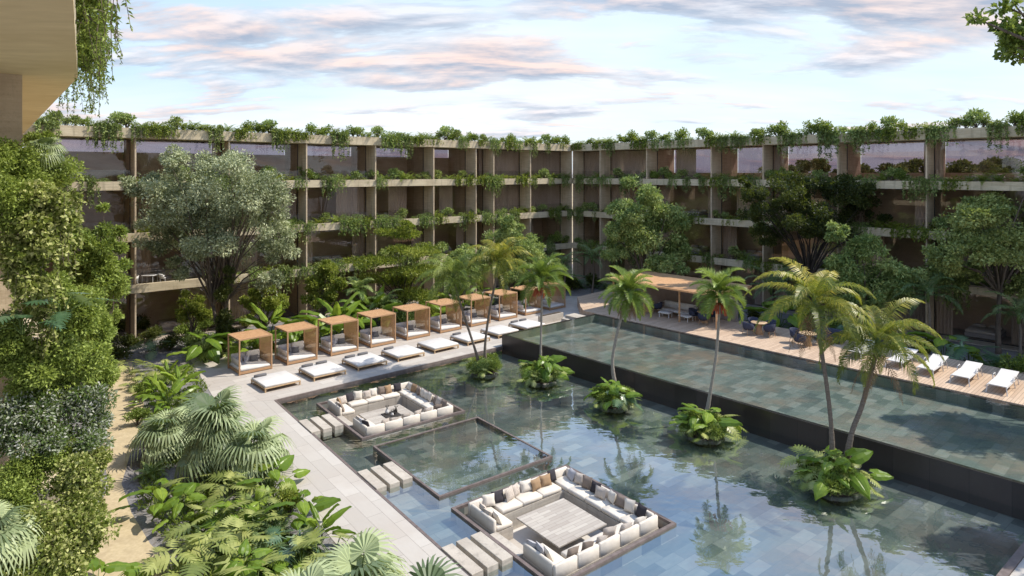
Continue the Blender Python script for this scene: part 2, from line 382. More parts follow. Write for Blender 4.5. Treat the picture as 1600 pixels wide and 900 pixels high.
def watermat(name, tint, ior, s1, s2, strength, gcol=(1, 1, 1), rough=0.015, cap=0.42, gain=1.0, add=0.0):
    m, t, out = mat(name); co = worldco(t)
    n1 = noise(t, mapping(t, co, rot=(0, 0, 0.6), sc=(0.6, 1.5, 1)), s1, 3, 0.5, 0.4)
    n2 = noise(t, mapping(t, co, loc=(4, 2, 0)), s2, 2, 0.5)
    h = math_node(t, 'ADD', n1, math_node(t, 'MULTIPLY', n2, 0.35))
    nb = bump(t, h, strength, 0.08)
    fr = N(t, 'ShaderNodeFresnel'); two_sided_ior(t, fr, ior); lk(t, nb, fr.inputs['Normal'])
    tr = N(t, 'ShaderNodeBsdfTransparent'); tr.inputs[0].default_value = (*tint, 1)
    gl = N(t, 'ShaderNodeBsdfGlossy'); gl.inputs['Roughness'].default_value = rough; gl.inputs['Color'].default_value = (*gcol, 1); lk(t, nb, gl.inputs['Normal'])
    mx = N(t, 'ShaderNodeMixShader'); lk(t, math_node(t, 'MINIMUM', math_node(t, 'ADD', math_node(t, 'MULTIPLY', fr.outputs[0], gain), add), cap), mx.inputs[0]); lk(t, tr.outputs[0], mx.inputs[1]); lk(t, gl.outputs[0], mx.inputs[2]); lk(t, mx.outputs[0], out.inputs[0]); return m
M['water'] = watermat('calm pool water', (0.82, 0.90, 0.89), 1.5, 0.6, 1.9, 0.10, cap=0.46, gain=2.0, add=0.085)
M['water_up'] = watermat('rippled pool water', (0.80, 0.87, 0.86), 1.4, 1.5, 5.0, 0.22, rough=0.03, cap=.42, gain=1.8)

# ------------------------------------------------------------------ plan geometry
BX = Vector((0.791, 0.611)); NY = Vector((0.611, -0.791))      # lower pool axes
FC = Vector((-2.2, 27.7))
def LP(x, y): v = FC + BX * x + NY * y; return (v.x, v.y)
UB = Vector((0.745, 0.667)); UN = Vector((0.667, -0.745))      # deck / raised pool axes (UB away along cabanas, UN toward camera right)
def xy(v): return (v.x, v.y)
C1 = G(428, 625.3).to_2d()
P1 = Vector((-0.7, 44.3))                                       # raised pool, front left corner
def UP(u, w): v = P1 + UN * u + UB * w; return (v.x, v.y)       # u along weir to the camera right, w away
# lower pool outline
pool_bl = Vector(LP(-4.42, 21.5))
pr = Vector((18.95, 22.5)) + UN * 1.0 * 0
near_a = Vector((14.5, 19.05)); 
lower_pool = [xy(C1), xy(pool_bl), (5.6, 12.0), xy(near_a), (20.0, 23.4), xy(P1 + UN * 24 + UB * 0.1), xy(P1 + UB * 0.12)]
pool_bl = Vector((4.55, 11.2))
lower_pool[1] = (C1.x + 0.6085 * 28.3, C1.y - 0.7935 * 28.3); lower_pool[2] = (lower_pool[1][0] + 0.35, lower_pool[1][1] + 0.27)
UPW = 9.75; UPL = 40.0
# pits
PIT = 2.8
c_pits = [Vector((-6.3, 32.95)), Vector((1.73, 22.52))]
def PF(c, x, y): v = c + BX * x + NY * y; return (v.x, v.y)
def sq(c, h): return [PF(c, -h, -h), PF(c, h, -h), PF(c, h, h), PF(c, -h, h)]
ZW = -0.12; ZF = -0.50

# ground sheet with a hole for the pool
b = MB(); R_ = 900
b.sheet([(-R_, -R_), (R_, -R_), (R_, R_), (-R_, R_)], -0.012, [lower_pool])
tag(b.build('ground', M['gravel']), kind='structure')
# pool basin
b = MB(); pits_h = [sq(c, PIT - 0.07) for c in c_pits]
b.sheet(lower_pool, ZF, pits_h)
n = len(lower_pool)
for i in range(n):
    a, c = lower_pool[i], lower_pool[(i + 1) % n]
    b.add([(*a, ZF), (*c, ZF), (*c, -0.012), (*a, -0.012)], [(0, 1, 2, 3)])
tag(b.build('pool_floor', M['pooltile']), kind='structure')
frame_sq = sq(FC, PIT)
b = MB(); b.sheet(lower_pool, ZW, pits_h + [sq(FC, PIT - 0.06)])
tag(b.build('pool_water', M['water']), kind='structure')
# islands are positioned later, standing in the water

# decks
def offs_line(a, d, s0, s1): return (a.x + d.x * s0, a.y + d.y * s0), (a.x + d.x * s1, a.y + d.y * s1)
dk = Vector((0.6085, -0.7935)); dkn = Vector((0.7935, 0.6085))
def EW(x, y): v = C1 + dk * y + dkn * x; return (v.x, v.y)     # along pool edge
b = MB(); b.prism([EW(0, -2.2), EW(0, 29), EW(-2.5, 29), EW(-2.5, -1.2)], -0.010, 0.0)
tag(b.build('walkway', M['deck']), kind='structure')
b = MB(); b.prism([EW(-0.005, 0.1), EW(-0.005, 28.5), EW(0.10, 28.5), EW(0.10, 0.1)], -0.2, 0.012)
tag(b.build('pool_edge', M['rim']), kind='structure')
back_l = G(296, 560).to_2d(); back_r = G(700, 483).to_2d()
plaza = [EW(-2.5, -1.15), EW(0, -2.15), xy(C1 + Vector((-.05, .0))), (P1.x, P1.y), xy(P1 + UB * UPW), xy(P1 + UB * (UPW + 2.5) + UN * 0.2), (12.5, 56.5), (9.0, 62.0), (3.5, 62.5), (0.5, 59.5), (-17.4, 43.6), xy(back_l)]
plaza[0] = EW(-2.5, -1.25); plaza[1] = EW(0, 0); plaza.pop(2)
b = MB(); b.prism(plaza, -0.009, 0.004)
tag(b.build('cabana_deck', M['deck_row']), kind='structure')
d2 = Vector((P1.x - C1.x, P1.y - C1.y)).normalized(); n2_ = Vector((d2.y, -d2.x))
b = MB(); e0 = C1; e1 = P1
b.prism([xy(e0), xy(e1), xy(e1 + n2_ * 0.1), xy(e0 + n2_ * 0.1)], -0.2, 0.013)
tag(b.build('pool_edge', M['rim']), kind='structure')
# near right pool edge
b = MB(); q0 = Vector(lower_pool[2]); q1 = Vector((20.0, 23.4)); dq = (q1 - q0).normalized(); nq = Vector((dq.y, -dq.x))
lower_q = [xy(q0), xy(q1), xy(q1 + nq * 0.22), xy(q0 + nq * 0.22)]
b.prism(lower_q, -0.4, 0.10); tag(b.build('pool_edge', M['rim']), kind='structure')
b = MB(); b.prism([xy(q0 + nq * 0.23), xy(q1 + nq * 0.23), xy(q1 + nq * 6), xy(q0 + nq * 6)], -0.008, 0.05)
tag(b.build('paving', M['deck']), kind='structure')

# raised pool
ZU = 0.80
b = MB(); b.prism([UP(0, 0), UP(UPL, 0), UP(UPL, UPW), UP(0, UPW)], ZF - 0.1, ZU, [[UP(0.22, 0.22), UP(UPL - .2, 0.22), UP(UPL - .2, UPW - 0.22), UP(0.22, UPW - 0.22)]])
tag(b.build('pool_wall', M['darktile']), kind='structure')
b = MB(); b.prism([UP(.221, .221), UP(UPL - .21, .221), UP(UPL - .21, UPW - .221), UP(.221, UPW - .221)], .2, ZU - .03, [[UP(.25, .25), UP(UPL - .25, .25), UP(UPL - .25, UPW - .25), UP(.25, UPW - .25)]]); tag(b.build('raised_pool_lining', M['pooltile_up']), kind='structure')
b = MB(); b.sheet([UP(0.21, 0.21), UP(UPL - .2, 0.21), UP(UPL - .2, UPW - 0.21), UP(0.21, UPW - 0.21)], 0.25)
tag(b.build('raised_pool_floor', M['pooltile_up']), kind='structure')
b = MB(); b.sheet([UP(0.12, 0.015), UP(UPL - .1, 0.015), UP(UPL - .1, UPW - 0.1), UP(0.12, UPW - 0.1)], ZU + 0.012)
tag(b.build('raised_pool_water', M['water_up']), kind='structure')
# terrace behind raised pool
TZ = 0.85
b = MB(); b.prism([UP(-1.2, UPW + 0.03), UP(UPL, UPW + 0.03), UP(UPL, UPW + 6.4), UP(6, UPW + 6.4), UP(5.0, UPW + 9.5), UP(-6, UPW + 9.5), UP(-5.5, UPW + 4.0), UP(-2.6, UPW + 1.2)], -0.005, TZ)
tag(b.build('terrace', M['terrace']), kind='structure')
b = MB()
for k in range(3):
    b.prism([UP(-1.9 - .0 * k, UPW - 2.6 + 0.45 * k + .3), UP(-0.25, UPW - 2.6 + 0.45 * k + .3), UP(-0.25, UPW - 0.3), UP(-1.9, UPW - 0.3)], 0.004 + 0.2 * k + (0.002 if k else 0), 0.2 * (k + 1))
tag(b.build('stone_steps', M['stone']), 'pale stone steps climbing to the terrace beside the raised pool corner', 'steps')
t_ = thing('low_planter', 'low grey stone planter box beside the steps at the far pool corner', 'planter', (*UP(-2.9, UPW - 2.0), 0), ROT_U)
b = MB(); b.box((0, 0, 0.3), (2.4, 0.5, 0.6)); b.build('box', M['stone'], t_)
b = MB(); b.box((0, 0, 0.61), (2.2, 0.34, 0.03)); b.build('soil', M['soil'], t_)

# lower raised frame
fr = thing('water_frame', 'square brown stone rim framing still water between the two sunken lounges', 'water feature')
b = MB(); b.prism(sq(FC, PIT), ZW - .03, -0.04, [sq(FC, PIT - 0.09)]); b.build('rim', M['rim'], fr)
b = MB(); b.prism(sq(FC, PIT), ZF + 0.003, ZW - .031, [sq(FC, PIT - 0.09)]); b.build('basin_wall', M['pooltile'], fr)
b = MB(); b.sheet(sq(FC, PIT - 0.085), -0.06); b.build('water', M['water'], fr)
b = MB(); b.prism(sq(FC, PIT - 0.095), ZF + 0.002, -0.24); b.build('step', M['pooltile'], fr)

# stepping stones
cc = [c_pits[0], FC, c_pits[1]]
nm = ['the far sunken lounge', 'the square water frame', 'the near sunken lounge']
pos3 = ['touching the rim', 'in the middle', 'nearest the walkway']
for ci, c in enumerate(cc):
    for k in range(3):
        x = -(PIT + 0.33 + 0.56 * k); v = PF(c, x, 0.12)
        b = MB(); b.box((0, 0, 0), (0.42, 1.75, 0.5), bev=0.012)
        o = b.build('stepping_stone', M['stone']); o.location = (*v, -0.19); o.rotation_euler = (0, 0, ROT_L)
        tag(o, 'pale stone stepping slab leading to %s, %s of its three' % (nm[ci], pos3[k]), 'stepping stone', 'stepping stones across the water')

# ------------------------------------------------------------------ cushions and lounges
def cushion_mesh(w, h, d, n=7):
    """soft square pillow standing in the xz plane, bottom at z=0, leaning handled by the object"""
    b = MB(); vs = []; fs = []
    for side in (1, -1):
        for i in range(n):
            for j in range(n):
                u = i / (n - 1) * 2 - 1; v = j / (n - 1) * 2 - 1
                pinch = 1 - 0.10 * (1 - abs(u)) * (abs(v) ** 3) ; pinch2 = 1 - 0.10 * (1 - abs(v)) * (abs(u) ** 3)
                th = d / 2 * (max(0, (1 - u ** 4) * (1 - v ** 4))) ** 0.6
                vs.append((u * w / 2 * pinch2, side * th, h / 2 + v * h / 2 * pinch))
    def idx(s, i, j): return s * n * n + i * n + j
    for s in (0, 1):
        for i in range(n - 1):
            for j in range(n - 1):
                f = (idx(s, i, j), idx(s, i + 1, j), idx(s, i + 1, j + 1), idx(s, i, j + 1))
                fs.append(f if s else tuple(reversed(f)))
    b.add(vs, fs); return b
cush_cache = {}
def cushion_obj(mkey, w=0.5, h=0.45, d=0.18, name='cushion'):
    k = (mkey, w, h, d)
    if k not in cush_cache:
        me = cushion_mesh(w, h, d); o = me.build(name, M[mkey], smooth=True); cush_cache[k] = o.data
        return o
    o = bpy.data.objects.new(name, cush_cache[k]); COL.objects.link(o); return o
def add_cushion(loc, rz, tilt, mkey, label, group, w=0.5, h=0.45, d=0.18, cat='cushion'):
    o = cushion_obj(mkey, w, h, d); o.location = loc; o.rotation_euler = (tilt, 0, rz); tag(o, label, cat, group); return o
colname = {'stripe': 'striped beige', 'tan': 'tan brown', 'taupe': 'taupe', 'black': 'charcoal', 'cream': 'cream', 'lgrey': 'light grey', 'greyfab': 'dark grey'}

def make_pit(c, which):
    ang = ROT_L
    t = thing('sunken_lounge', 'square sunken lounge set in the water, %s' % which, 'sunken lounge', (c.x, c.y, 0), ang, 'sunken lounges in the lower pool')
    # local axes: +x = BX, -y = NY (towards camera right)
    S = PIT; zr = -0.05; zfl = -0.92; zg = -0.42
    b = MB(); o = [(-S, -S), (S, -S), (S, S), (-S, S)]; i_ = S - 0.12
    b.prism(o, ZW - .03, zr, [[(-i_, -i_), (i_, -i_), (i_, i_), (-i_, i_)]]); b.build('rim', M['rim'], t)
    b = MB(); b.prism(o, ZF - 0.55, ZW - .031, [[(-i_, -i_), (i_, -i_), (i_, i_), (-i_, i_)]]); b.build('basin_wall', M['pooltile'], t)
    q = 2.38; w = 0.85; r = q - w
    b = MB(); b.prism([(-i_, -i_), (i_, -i_), (i_, i_), (-i_, i_)], zg - 0.06, zg, [[(-q, -q), (q, -q), (q, q), (-q, q)]]); b.build('ledge', M['frame'], t)
    b = MB(); b.box((0, 0, zfl - 0.05), (2 * q + .1, 2 * q + .1, 0.1)); b.build('floor', M['plaza'] if 'plaza' in M else M['stone'], t)
    # base under the seats (leaves the opening on the -x side between y=-gap..gap)
    g = 0.78
    b = MB()
    U = [(-q, g), (-q, q), (q, q), (q, -q), (-q, -q), (-q, -g), (-r, -g), (-r, -r), (r, -r), (r, r), (-r, r), (-r, g)]
    b.prism(U, zfl, -0.26); b.build('seat_base', M['stone'], t)
    b = MB(); b.box((-q - 0.12, 0, zg - 0.1), (0.5, 2 * g - 0.02, 0.5 + zg + .42 + .15)); b.box((-q + 0.25, 0, (zfl - 0.35) / 2 - 0.1), (0.5, 2 * g - 0.02, 0.4)); b.box((-q + 0.68, 0, zfl + .12), (0.36, 2 * g - 0.02, 0.24)); b.build('entry_step', M['stone'], t)
    # seat cushions
    def seat(cx_, cy_, dx, dy):
        bb = MB(); bb.box((cx_, cy_, -0.17), (dx - 0.02, dy - 0.02, 0.17), bev=0.035); bb.build('seat_cushion', M['cream'], t, True)
    def back(cx_, cy_, dx, dy):
        bb = MB(); bb.box((cx_, cy_, -0.115), (dx - 0.025, dy - 0.025, 0.60), bev=0.04); bb.build('backrest', M['cream'], t, True)
    bt = 0.16
    m = 5; L = 2 * q
    for k in range(m):
        xk = -q + L / m * (k + .5)
        back(xk, q - bt / 2, L / m, bt); back(xk, -q + bt / 2, L / m, bt)
        if k in (1, 2, 3):
            seat(xk, q - bt - (w - bt) / 2, L / m, w - bt); seat(xk, -q + bt + (w - bt) / 2, L / m, w - bt)
    for k in range(m):
        yk = -q + bt + (L - 2 * bt) / m * (k + .5)
        back(q - bt / 2, yk, bt, (L - 2 * bt) / m)
        seat(q - bt - (w - bt) / 2, yk, w - bt, (L - 2 * bt) / m)
    for sgn in (1, -1):
        ln = q - bt - g
        back(-q + bt / 2, sgn * (g + ln / 2), bt, ln)
        seat(-q + bt + (w - bt) / 2, sgn * (g + ln / 2), w - bt, ln)
    for sgn in (1, -1):   # corner fill seats
        pass
    Mw = Matrix.Translation((c.x, c.y, 0)) @ Matrix.Rotation(ang, 4, 'Z')
    rr = random.Random(int(c.x * 10) + 5)
    pal = ['stripe', 'taupe', 'cream', 'stripe', 'tan', 'black', 'stripe', 'taupe', 'lgrey', 'cream']
    def row(axis, sgn, u0, u1, cnt, sidename):
        for k in range(cnt):
            u = u0 + (u1 - u0) * (k + .5) / cnt + rr.uniform(-.07, .07)
            col = pal[rr.randrange(len(pal))]
            dd = q - bt - 0.15 - rr.choice([0, 0, 0.12])
            if axis == 'y': loc = Mw @ Vector((u, sgn * dd, -0.09)); rz = ang + (0 if sgn < 0 else math.pi)
            else: loc = Mw @ Vector((sgn * dd, u, -0.09)); rz = ang + (math.pi / 2 if sgn > 0 else -math.pi / 2)
            rz += rr.uniform(-.35, .35)
            add_cushion(loc, rz, 0.32 + rr.uniform(-.08, .12), col,
                        '%s cushion, %s from left, %s, %s lounge' % (colname[col], nth(k + 1), sidename, 'far' if 'farther' in which else 'near'), 'cushions on the sunken lounges',
                        w=rr.choice([0.46, 0.5, 0.42]), h=rr.choice([0.42, 0.46]))
    row('y', 1, -1.9, 1.7, 8, 'back left sofa')
    row('x', 1, 2.0, -2.0, 9, 'back right sofa')
    row('y', -1, -1.7, 1.9, 6, 'front right sofa')
    row('x', -1, g + .15, q - .5, 3, 'short sofa left of the entry')
    row('x', -1, -q + .5, -g - .15, 3, 'short sofa right of the entry')
    return t, Mw
M['plaza'] = noisy('pale screed floor', (0.50, 0.47, 0.44), (0.60, 0.57, 0.53), 3, 0.7)
t1, Mw1 = make_pit(c_pits[0], 'the farther one with plants on its table')
t2, Mw2 = make_pit(c_pits[1], 'the nearer one with a bare table')
M['tabletop'] = tile('table planks', (0.34, 0.30, 0.26), (0.47, 0.43, 0.375), (0.22, 0.19, 0.16), 0.9, 0.16, -ROT_L, 0.006, 0.6)
for (Mw, lab, sz, zt) in ((Mw2, 'large square stone planked table in the near sunken lounge', 2.25, -0.24), (Mw1, 'large square stone planked table in the far sunken lounge', 2.35, -0.50)):
    tt = thing('lounge_table', lab, 'table', Mw.translation, ROT_L)
    b = MB(); b.box((0, 0, zt - 0.03), (sz, sz, 0.06), bev=0.008); b.build('tabletop', M['tabletop'], tt)
    b = MB(); b.box((0, 0, (zt - 0.06 - 0.92) / 2), (0.7, 0.7, zt - 0.06 + 0.92)); b.build('pedestal', M['stone'], tt)
tr_ = thing('table_tray', 'black square tray inset on the far lounge table', 'tray', Mw1 @ Vector((0.1, 0, -0.497)), ROT_L)
b = MB(); b.box((0, 0, 0.02), (0.8, 0.8, 0.04), bev=0.005); b.build('tray', M['frame'], tr_)
for k, (x, y, s_) in enumerate([(-.15, .2, 1.3), (.15, -.05, .8), (-.05, -.2, .9), (.32, .12, 1.0)]):
    v = thing('vase', ['tall white vase with dark flowers', 'squat dark bowl', 'small white pot with sprigs', 'round dark vase'][k] + ' on the black tray in the far lounge', 'vase', Mw1 @ Vector((0.1 + x, y, -0.456)), 0, 'vases on the lounge tray')
    b = MB(); b.lathe([(0.0, 0.001), (.05 * s_, 0.001), (.09 * s_, .06 * s_), (.07 * s_, .13 * s_), (.035 * s_, .18 * s_), (.045 * s_, .20 * s_)], n=14); b.build('body', M['whitemetal' if k % 2 == 0 else 'frame'], v, True)
    b = MB()
    for q_ in range(9):
        a_ = q_ * 2.4; r_ = .08 + .02 * (q_ % 3); b.tube([(0, 0, .17 * s_), (r_ * .5 * math.cos(a_), r_ * .5 * math.sin(a_), .27 * s_), (r_ * math.cos(a_), r_ * math.sin(a_), .33 * s_)], [.004, .004, .012], 5)
    b.build('sprigs', M['frame'], v)

# ------------------------------------------------------------------ cabanas and daybeds
def make_cabana():
    t = thing('cabana', 'cabana', 'cabana', group='teak cabanas in a row behind the lower pool')
    w, d, h = 2.0, 1.95, 2.12; p = 0.08
    for sx_ in (-1, 1):
        for sy_ in (-1, 1):
            b = MB(); b.box((sx_ * (w / 2 - p / 2), sy_ * (d / 2 - p / 2), (h - .08) / 2), (p, p, h - .08), bev=0.006); b.build('post', M['teak'], t)
    b = MB()
    for sy_ in (-1, 1): b.box((0, sy_ * (d / 2 - p / 2), h - 0.04), (w, p, 0.08))
    for sx_ in (-1, 1): b.box((sx_ * (w / 2 - p / 2), 0, h - 0.041), (p, d - 2 * p, 0.08))
    b.build('roof_frame', M['teak'], t)
    b = MB(); n_ = 27
    for k in range(n_): b.box((-w / 2 + p + (w - 2 * p) * (k + .5) / n_, 0, h - 0.03), ((w - 2 * p) / n_ * 0.86, d - 2 * p + .02, 0.03))
    b.build('roof_slats', M['slats'], t)
    b = MB(); b.box((0, 0, 0.11), (w - 2 * p, d - .02, 0.14), bev=0.005); b.build('platform', M['teak'], t)
    b = MB(); b.box((0, 0, 0.27), (w - .2, d - .08, 0.18), bev=0.05); b.build('mattress', M['white'], t, True)
    # cane screen on the right side (+x) and low back
    b = MB(); hh = h - 0.1; 
    for k in range(24): b.box((w / 2 - p / 2, -d / 2 + p + (d - 2 * p) * (k + .5) / 24, 0.18 + (hh - .18) / 2), (0.010, 0.030, hh - .18))
    for k in range(26): b.box((w / 2 - p / 2 - .008, 0, 0.2 + (hh - .2) * (k + .5) / 26), (0.006, d - 2 * p, 0.028))
    b.build('side_screen', M['mesh'], t)
    Mx = Matrix.Rotation(math.radians(-14), 3, 'X')
    b = MB(); b.box((-0.42, d / 2 - 0.2, 0.62), (0.85, 0.14, 0.55), M=Mx, bev=0.05); b.build('back_cushion', M['white'], t, True)
    b = MB(); b.box((0.46, d / 2 - 0.2, 0.62), (0.85, 0.14, 0.55), M=Mx, bev=0.05); b.build('back_cushion', M['white'], t, True)
    My = Matrix.Rotation(math.radians(-14), 3, 'Y')
    b = MB(); b.box((-w / 2 + 0.22, 0.1, 0.58), (0.13, 1.2, 0.46), M=My, bev=0.05); b.build('side_cushion', M['white'], t, True)
    return reg(t)
cab = make_cabana()
cab0 = Vector((-16.05, 39.2)); cabdir = Vector((19.5, 17.9)).normalized(); csp = 2.93
crot = math.atan2(cabdir.y, cabdir.x)
for k in range(10):
    v = cab0 + cabdir * csp * k
    place(cab, (v.x, v.y, 0.004), crot, 'teak slatted cabana with white bed, %s from the left in the row' % nth(k + 1), 'teak cabanas in a row behind the lower pool')
    Mc = Matrix.Translation((v.x, v.y, 0.36)) @ Matrix.Rotation(crot, 4, 'Z')
    rr = random.Random(k)
    for j, (x, y, col, w_, r0) in enumerate([(0.05, .38, 'lgrey', .55, 0.1), (-.45, 0.40, 'lgrey', .5, .5), (0.18 + rr.uniform(-.2, .2), .16, 'greyfab', .5, -.1)]):
        add_cushion(Mc @ Vector((x, y, 0)), crot + r0 + rr.uniform(-.2, .2), -0.4, col, '%s cushion on the bed of the %s cabana from the left, %s' % (colname[col], nth(k + 1), ['in the middle', 'at its left', 'in front'][j]), 'cushions on the cabana beds', w=w_, h=.4, d=.16)
def make_daybed():
    t = thing('daybed', 'daybed', 'daybed', group='white daybeds in a row along the lower pool')
    w, d = 2.05, 2.1
    b = MB(); b.box((0, 0, 0.21), (w, d, 0.06), bev=0.008); b.build('frame', M['teaklight'], t)
    b = MB(); b.box((0, 0, 0.30), (w - .06, d - .06, 0.13), bev=0.03); b.build('mattress', M['white'], t, True)
    for sx_ in (-1, 1):
        for sy_ in (-1, 1):
            b = MB(); b.box((sx_ * (w / 2 - .05), sy_ * (d / 2 - .05), 0.0905), (.07, .07, 0.18)); b.build('leg', M['teaklight'], t)
    return reg(t)
db = make_daybed()
bd0 = Vector((-13.4, 36.3)); bddir = Vector((14.64, 13.3)).normalized(); brot = math.atan2(bddir.y, bddir.x)
for k in range(8):
    v = bd0 + bddir * 2.81 * k
    place(db, (v.x, v.y, 0.004), brot, 'low square white daybed on teak frame, %s from the left by the pool' % nth(k + 1), 'white daybeds in a row along the lower pool')
    Mc = Matrix.Translation((v.x, v.y, 0.43)) @ Matrix.Rotation(brot, 4, 'Z')
    for j, x in enumerate((-.55, .35)):
        if (k, j) in ((0, 1), (3, 1), (6, 0), (6, 1), (4, 0), (4, 1), (5, 1)): continue
        b = MB(); b.tube([(-.36, 0, 0), (-.33, 0, 0), (-.1, 0, 0), (.1, 0, 0), (.33, 0, 0), (.36, 0, 0)], [.03, .085, .095, .095, .085, .03], 12)
        o = b.build('bolster', M['greyfab'], smooth=True); o.location = Mc @ Vector((x, .85, 0)); o.rotation_euler = (0, 0, brot)
        tag(o, 'dark grey bolster on the %s daybed from the left, its %s one' % (nth(k + 1), 'left' if j == 0 else 'right'), 'bolster', 'bolsters on the daybeds')

# ------------------------------------------------------------------ terrace: pavilion, chairs, tables, loungers
pa = Vector((7.9, 52.3)); pd = Vector((0.669, -0.743)); pn = Vector((0.743, 0.669)); prot = math.atan2(pd.y, pd.x)
PLN, PDP, PZ = 9.6, 5.2, 3.3
pv = thing('pavilion', 'open pavilion with cedar slat roof over a mauve wall on the terrace', 'pavilion', (pa.x, pa.y, 0), prot)
b = MB(); nsl = 84
for k in range(nsl): b.box((PLN * (k + .5) / nsl, PDP / 2 - 0.1, PZ + .06), (0.07, PDP + 0.5, 0.13))
b.build('roof_slats', M['slats'], pv)
b = MB(); b.box((PLN / 2, 0.45, PZ - .08), (PLN, .12, .14)); b.box((PLN / 2, PDP - .3, PZ - .08), (PLN, .12, .14)); b.box((PLN / 2, PDP / 2, PZ + .135), (PLN, PDP - .1, .012)); b.build('beam', M['slats'], pv)
b = MB(); b.box((PLN / 2, PDP - 1.5, (PZ + TZ - .15) / 2), (PLN - .6, .2, PZ - TZ - .16)); b.build('back_wall', M['plaster'], pv)
for x in (.15, PLN / 3, 2 * PLN / 3, PLN - .15):
    b = MB(); b.box((x, 0.45, (PZ - .15 + TZ) / 2), (.1, .1, PZ - TZ - .16)); b.build('post', M['slats'], pv)
MP = Matrix.Translation((pa.x, pa.y, TZ)) @ Matrix.Rotation(prot, 4, 'Z')

def make_sofa():
    t = thing('outdoor_sofa', 'sofa', 'sofa')
    b = MB(); b.box((0, 0, .28), (2.5, .85, .16), bev=.04); b.build('seat', M['white'], t, True)
    b = MB(); b.box((0, .38, .55), (2.5, .14, .5), bev=.05); b.build('backrest', M['white'], t, True)
    for s_ in (-1, 1):
        b = MB(); b.tube([(s_ * 1.27, -.42, .22), (s_ * 1.27, -.44, .55), (s_ * 1.27, -.3, .68), (s_ * 1.27, .3, .72), (s_ * 1.27, .45, .6)], .045, 8); b.build('armrest', M['whitemetal'], t, True)
    for sx_ in (-1, 1):
        for sy_ in (-1, 1):
            b = MB(); b.box((sx_ * 1.15, sy_ * .33, .1), (.05, .05, .2)); b.build('leg', M['whitemetal'], t)
    return reg(t)
sofa = make_sofa()
def on(px, py, z=TZ): return G(px, py, z)
place(sofa, on(1058, 492), prot, 'long white sofa with curved arms against the pavilion wall', None, 1.15)
def make_ottoman():
    t = thing('ottoman', 'ottoman', 'ottoman')
    b = MB(); b.box((0, 0, .36), (.95, .8, .14), bev=.05); b.build('cushion', M['white'], t, True)
    for sx_ in (-1, 1):
        for sy_ in (-1, 1):
            b = MB(); b.box((sx_ * .38, sy_ * .3, .15), (.05, .05, .3)); b.build('leg', M['whitemetal'], t)
    return reg(t)
ot = make_ottoman()
place(ot, on(1040, 495), prot + .2, 'white low ottoman at the left end of the pavilion sofa', 'white ottomans by the sofa')
place(ot, on(1072, 501), prot - .1, 'white low ottoman at the right end of the pavilion sofa', 'white ottomans by the sofa')
def make_tub():
    t = thing('tub_chair', 'tub chair', 'chair')
    b = MB(); n_ = 18; vs = []; fs = []
    for k in range(n_ + 1):
        a = math.radians(-215 + 250 * k / n_) - math.radians(0)
        u = (k / n_ - .5) * 2; top = .84 - .20 * abs(u) ** 2.2
        for (r, z) in ((.26, .34), (.335, .46), (.37, top - .02), (.35, top), (.32, top - .02), (.29, .48), (.22, .40)):
            vs.append((r * math.cos(a - 0), -r * math.sin(a) * 1.0, z))
    m_ = 7
    for k in range(n_):
        for j in range(m_):
            jj = (j + 1) % m_; fs.append((k * m_ + j, (k + 1) * m_ + j, (k + 1) * m_ + jj, k * m_ + jj))
    fs += [tuple(range(m_)), tuple(reversed([n_ * m_ + j for j in range(m_)]))]
    b.add(vs, fs); b.build('shell', M['navy'], t, True)
    b = MB(); b.lathe([(0, .36), (.25, .36), (.29, .41), (.28, .47), (0, .485)], n=20); b.build('seat', M['navy'], t, True)
    for sx_ in (-1, 1):
        for sy_ in (-1, 1):
            b = MB(); b.tube([(sx_ * .19, sy_ * .19, .38), (sx_ * .27, sy_ * .27, 0.0)], [.018, .012], 6); b.build('leg', M['teak'], t)
    return reg(t)
def make_rtable():
    t = thing('round_table', 'table', 'table')
    b = MB(); b.lathe([(0, .70), (.47, .70), (.5, .72), (.5, .74), (.48, .755), (0, .756)], n=28); b.build('tabletop', M['teaklight'], t, True)
    b = MB(); b.lathe([(0, 0.0), (.24, 0.0), (.25, .03), (.16, .3), (.2, .6), (.33, .70)], n=20); b.build('pedestal', M['teak'], t, True)
    return reg(t)
tub = make_tub(); rt = make_rtable()
sets = [((1012, 487), [2.6, 5.6], 'behind the palm left of the sofa'), ((1101, 504), [0.3, 2.4, 4.3], 'just in front of the pavilion sofa'), ((1186, 522), [0.2, 1.6, 3.4, 5.2], 'between the two middle palms'), ((1262, 540), [0.4, 2.1, 3.7], 'behind the left twin palm')]
for si, ((px, py), angs, where) in enumerate(sets):
    c = on(px, py)
    place(rt, c, 0, 'round teak pedestal table on the terrace %s' % where, 'round terrace tables', 1.1)
    for k, a in enumerate(angs):
        v = c + Vector((math.cos(a), math.sin(a), 0)) * .85
        dirn = ['right', 'right', 'far', 'far left', 'left', 'near left', 'near', 'near right']
        dn = {0: 'right', 1: 'far right', 2: 'far', 3: 'left', 4: 'left front', 5: 'front', 6: 'front'}[int(a)]
        place(tub, v, a - math.pi / 2, 'navy tub chair, %s side, table %s' % (dn, where), 'navy tub chairs on the terrace', 1.1)
b = thing('dark_sofa', 'dark blue low sofa half hidden behind the left twin palm', 'sofa', on(1295, 533), prot)
m_ = MB(); m_.box((0, 0, .25), (1.9, .85, .3), bev=.05); m_.build('seat', M['navy'], b, True)
m_ = MB(); m_.box((0, .4, .5), (1.9, .18, .6), bev=.05); m_.build('backrest', M['navy'], b, True)

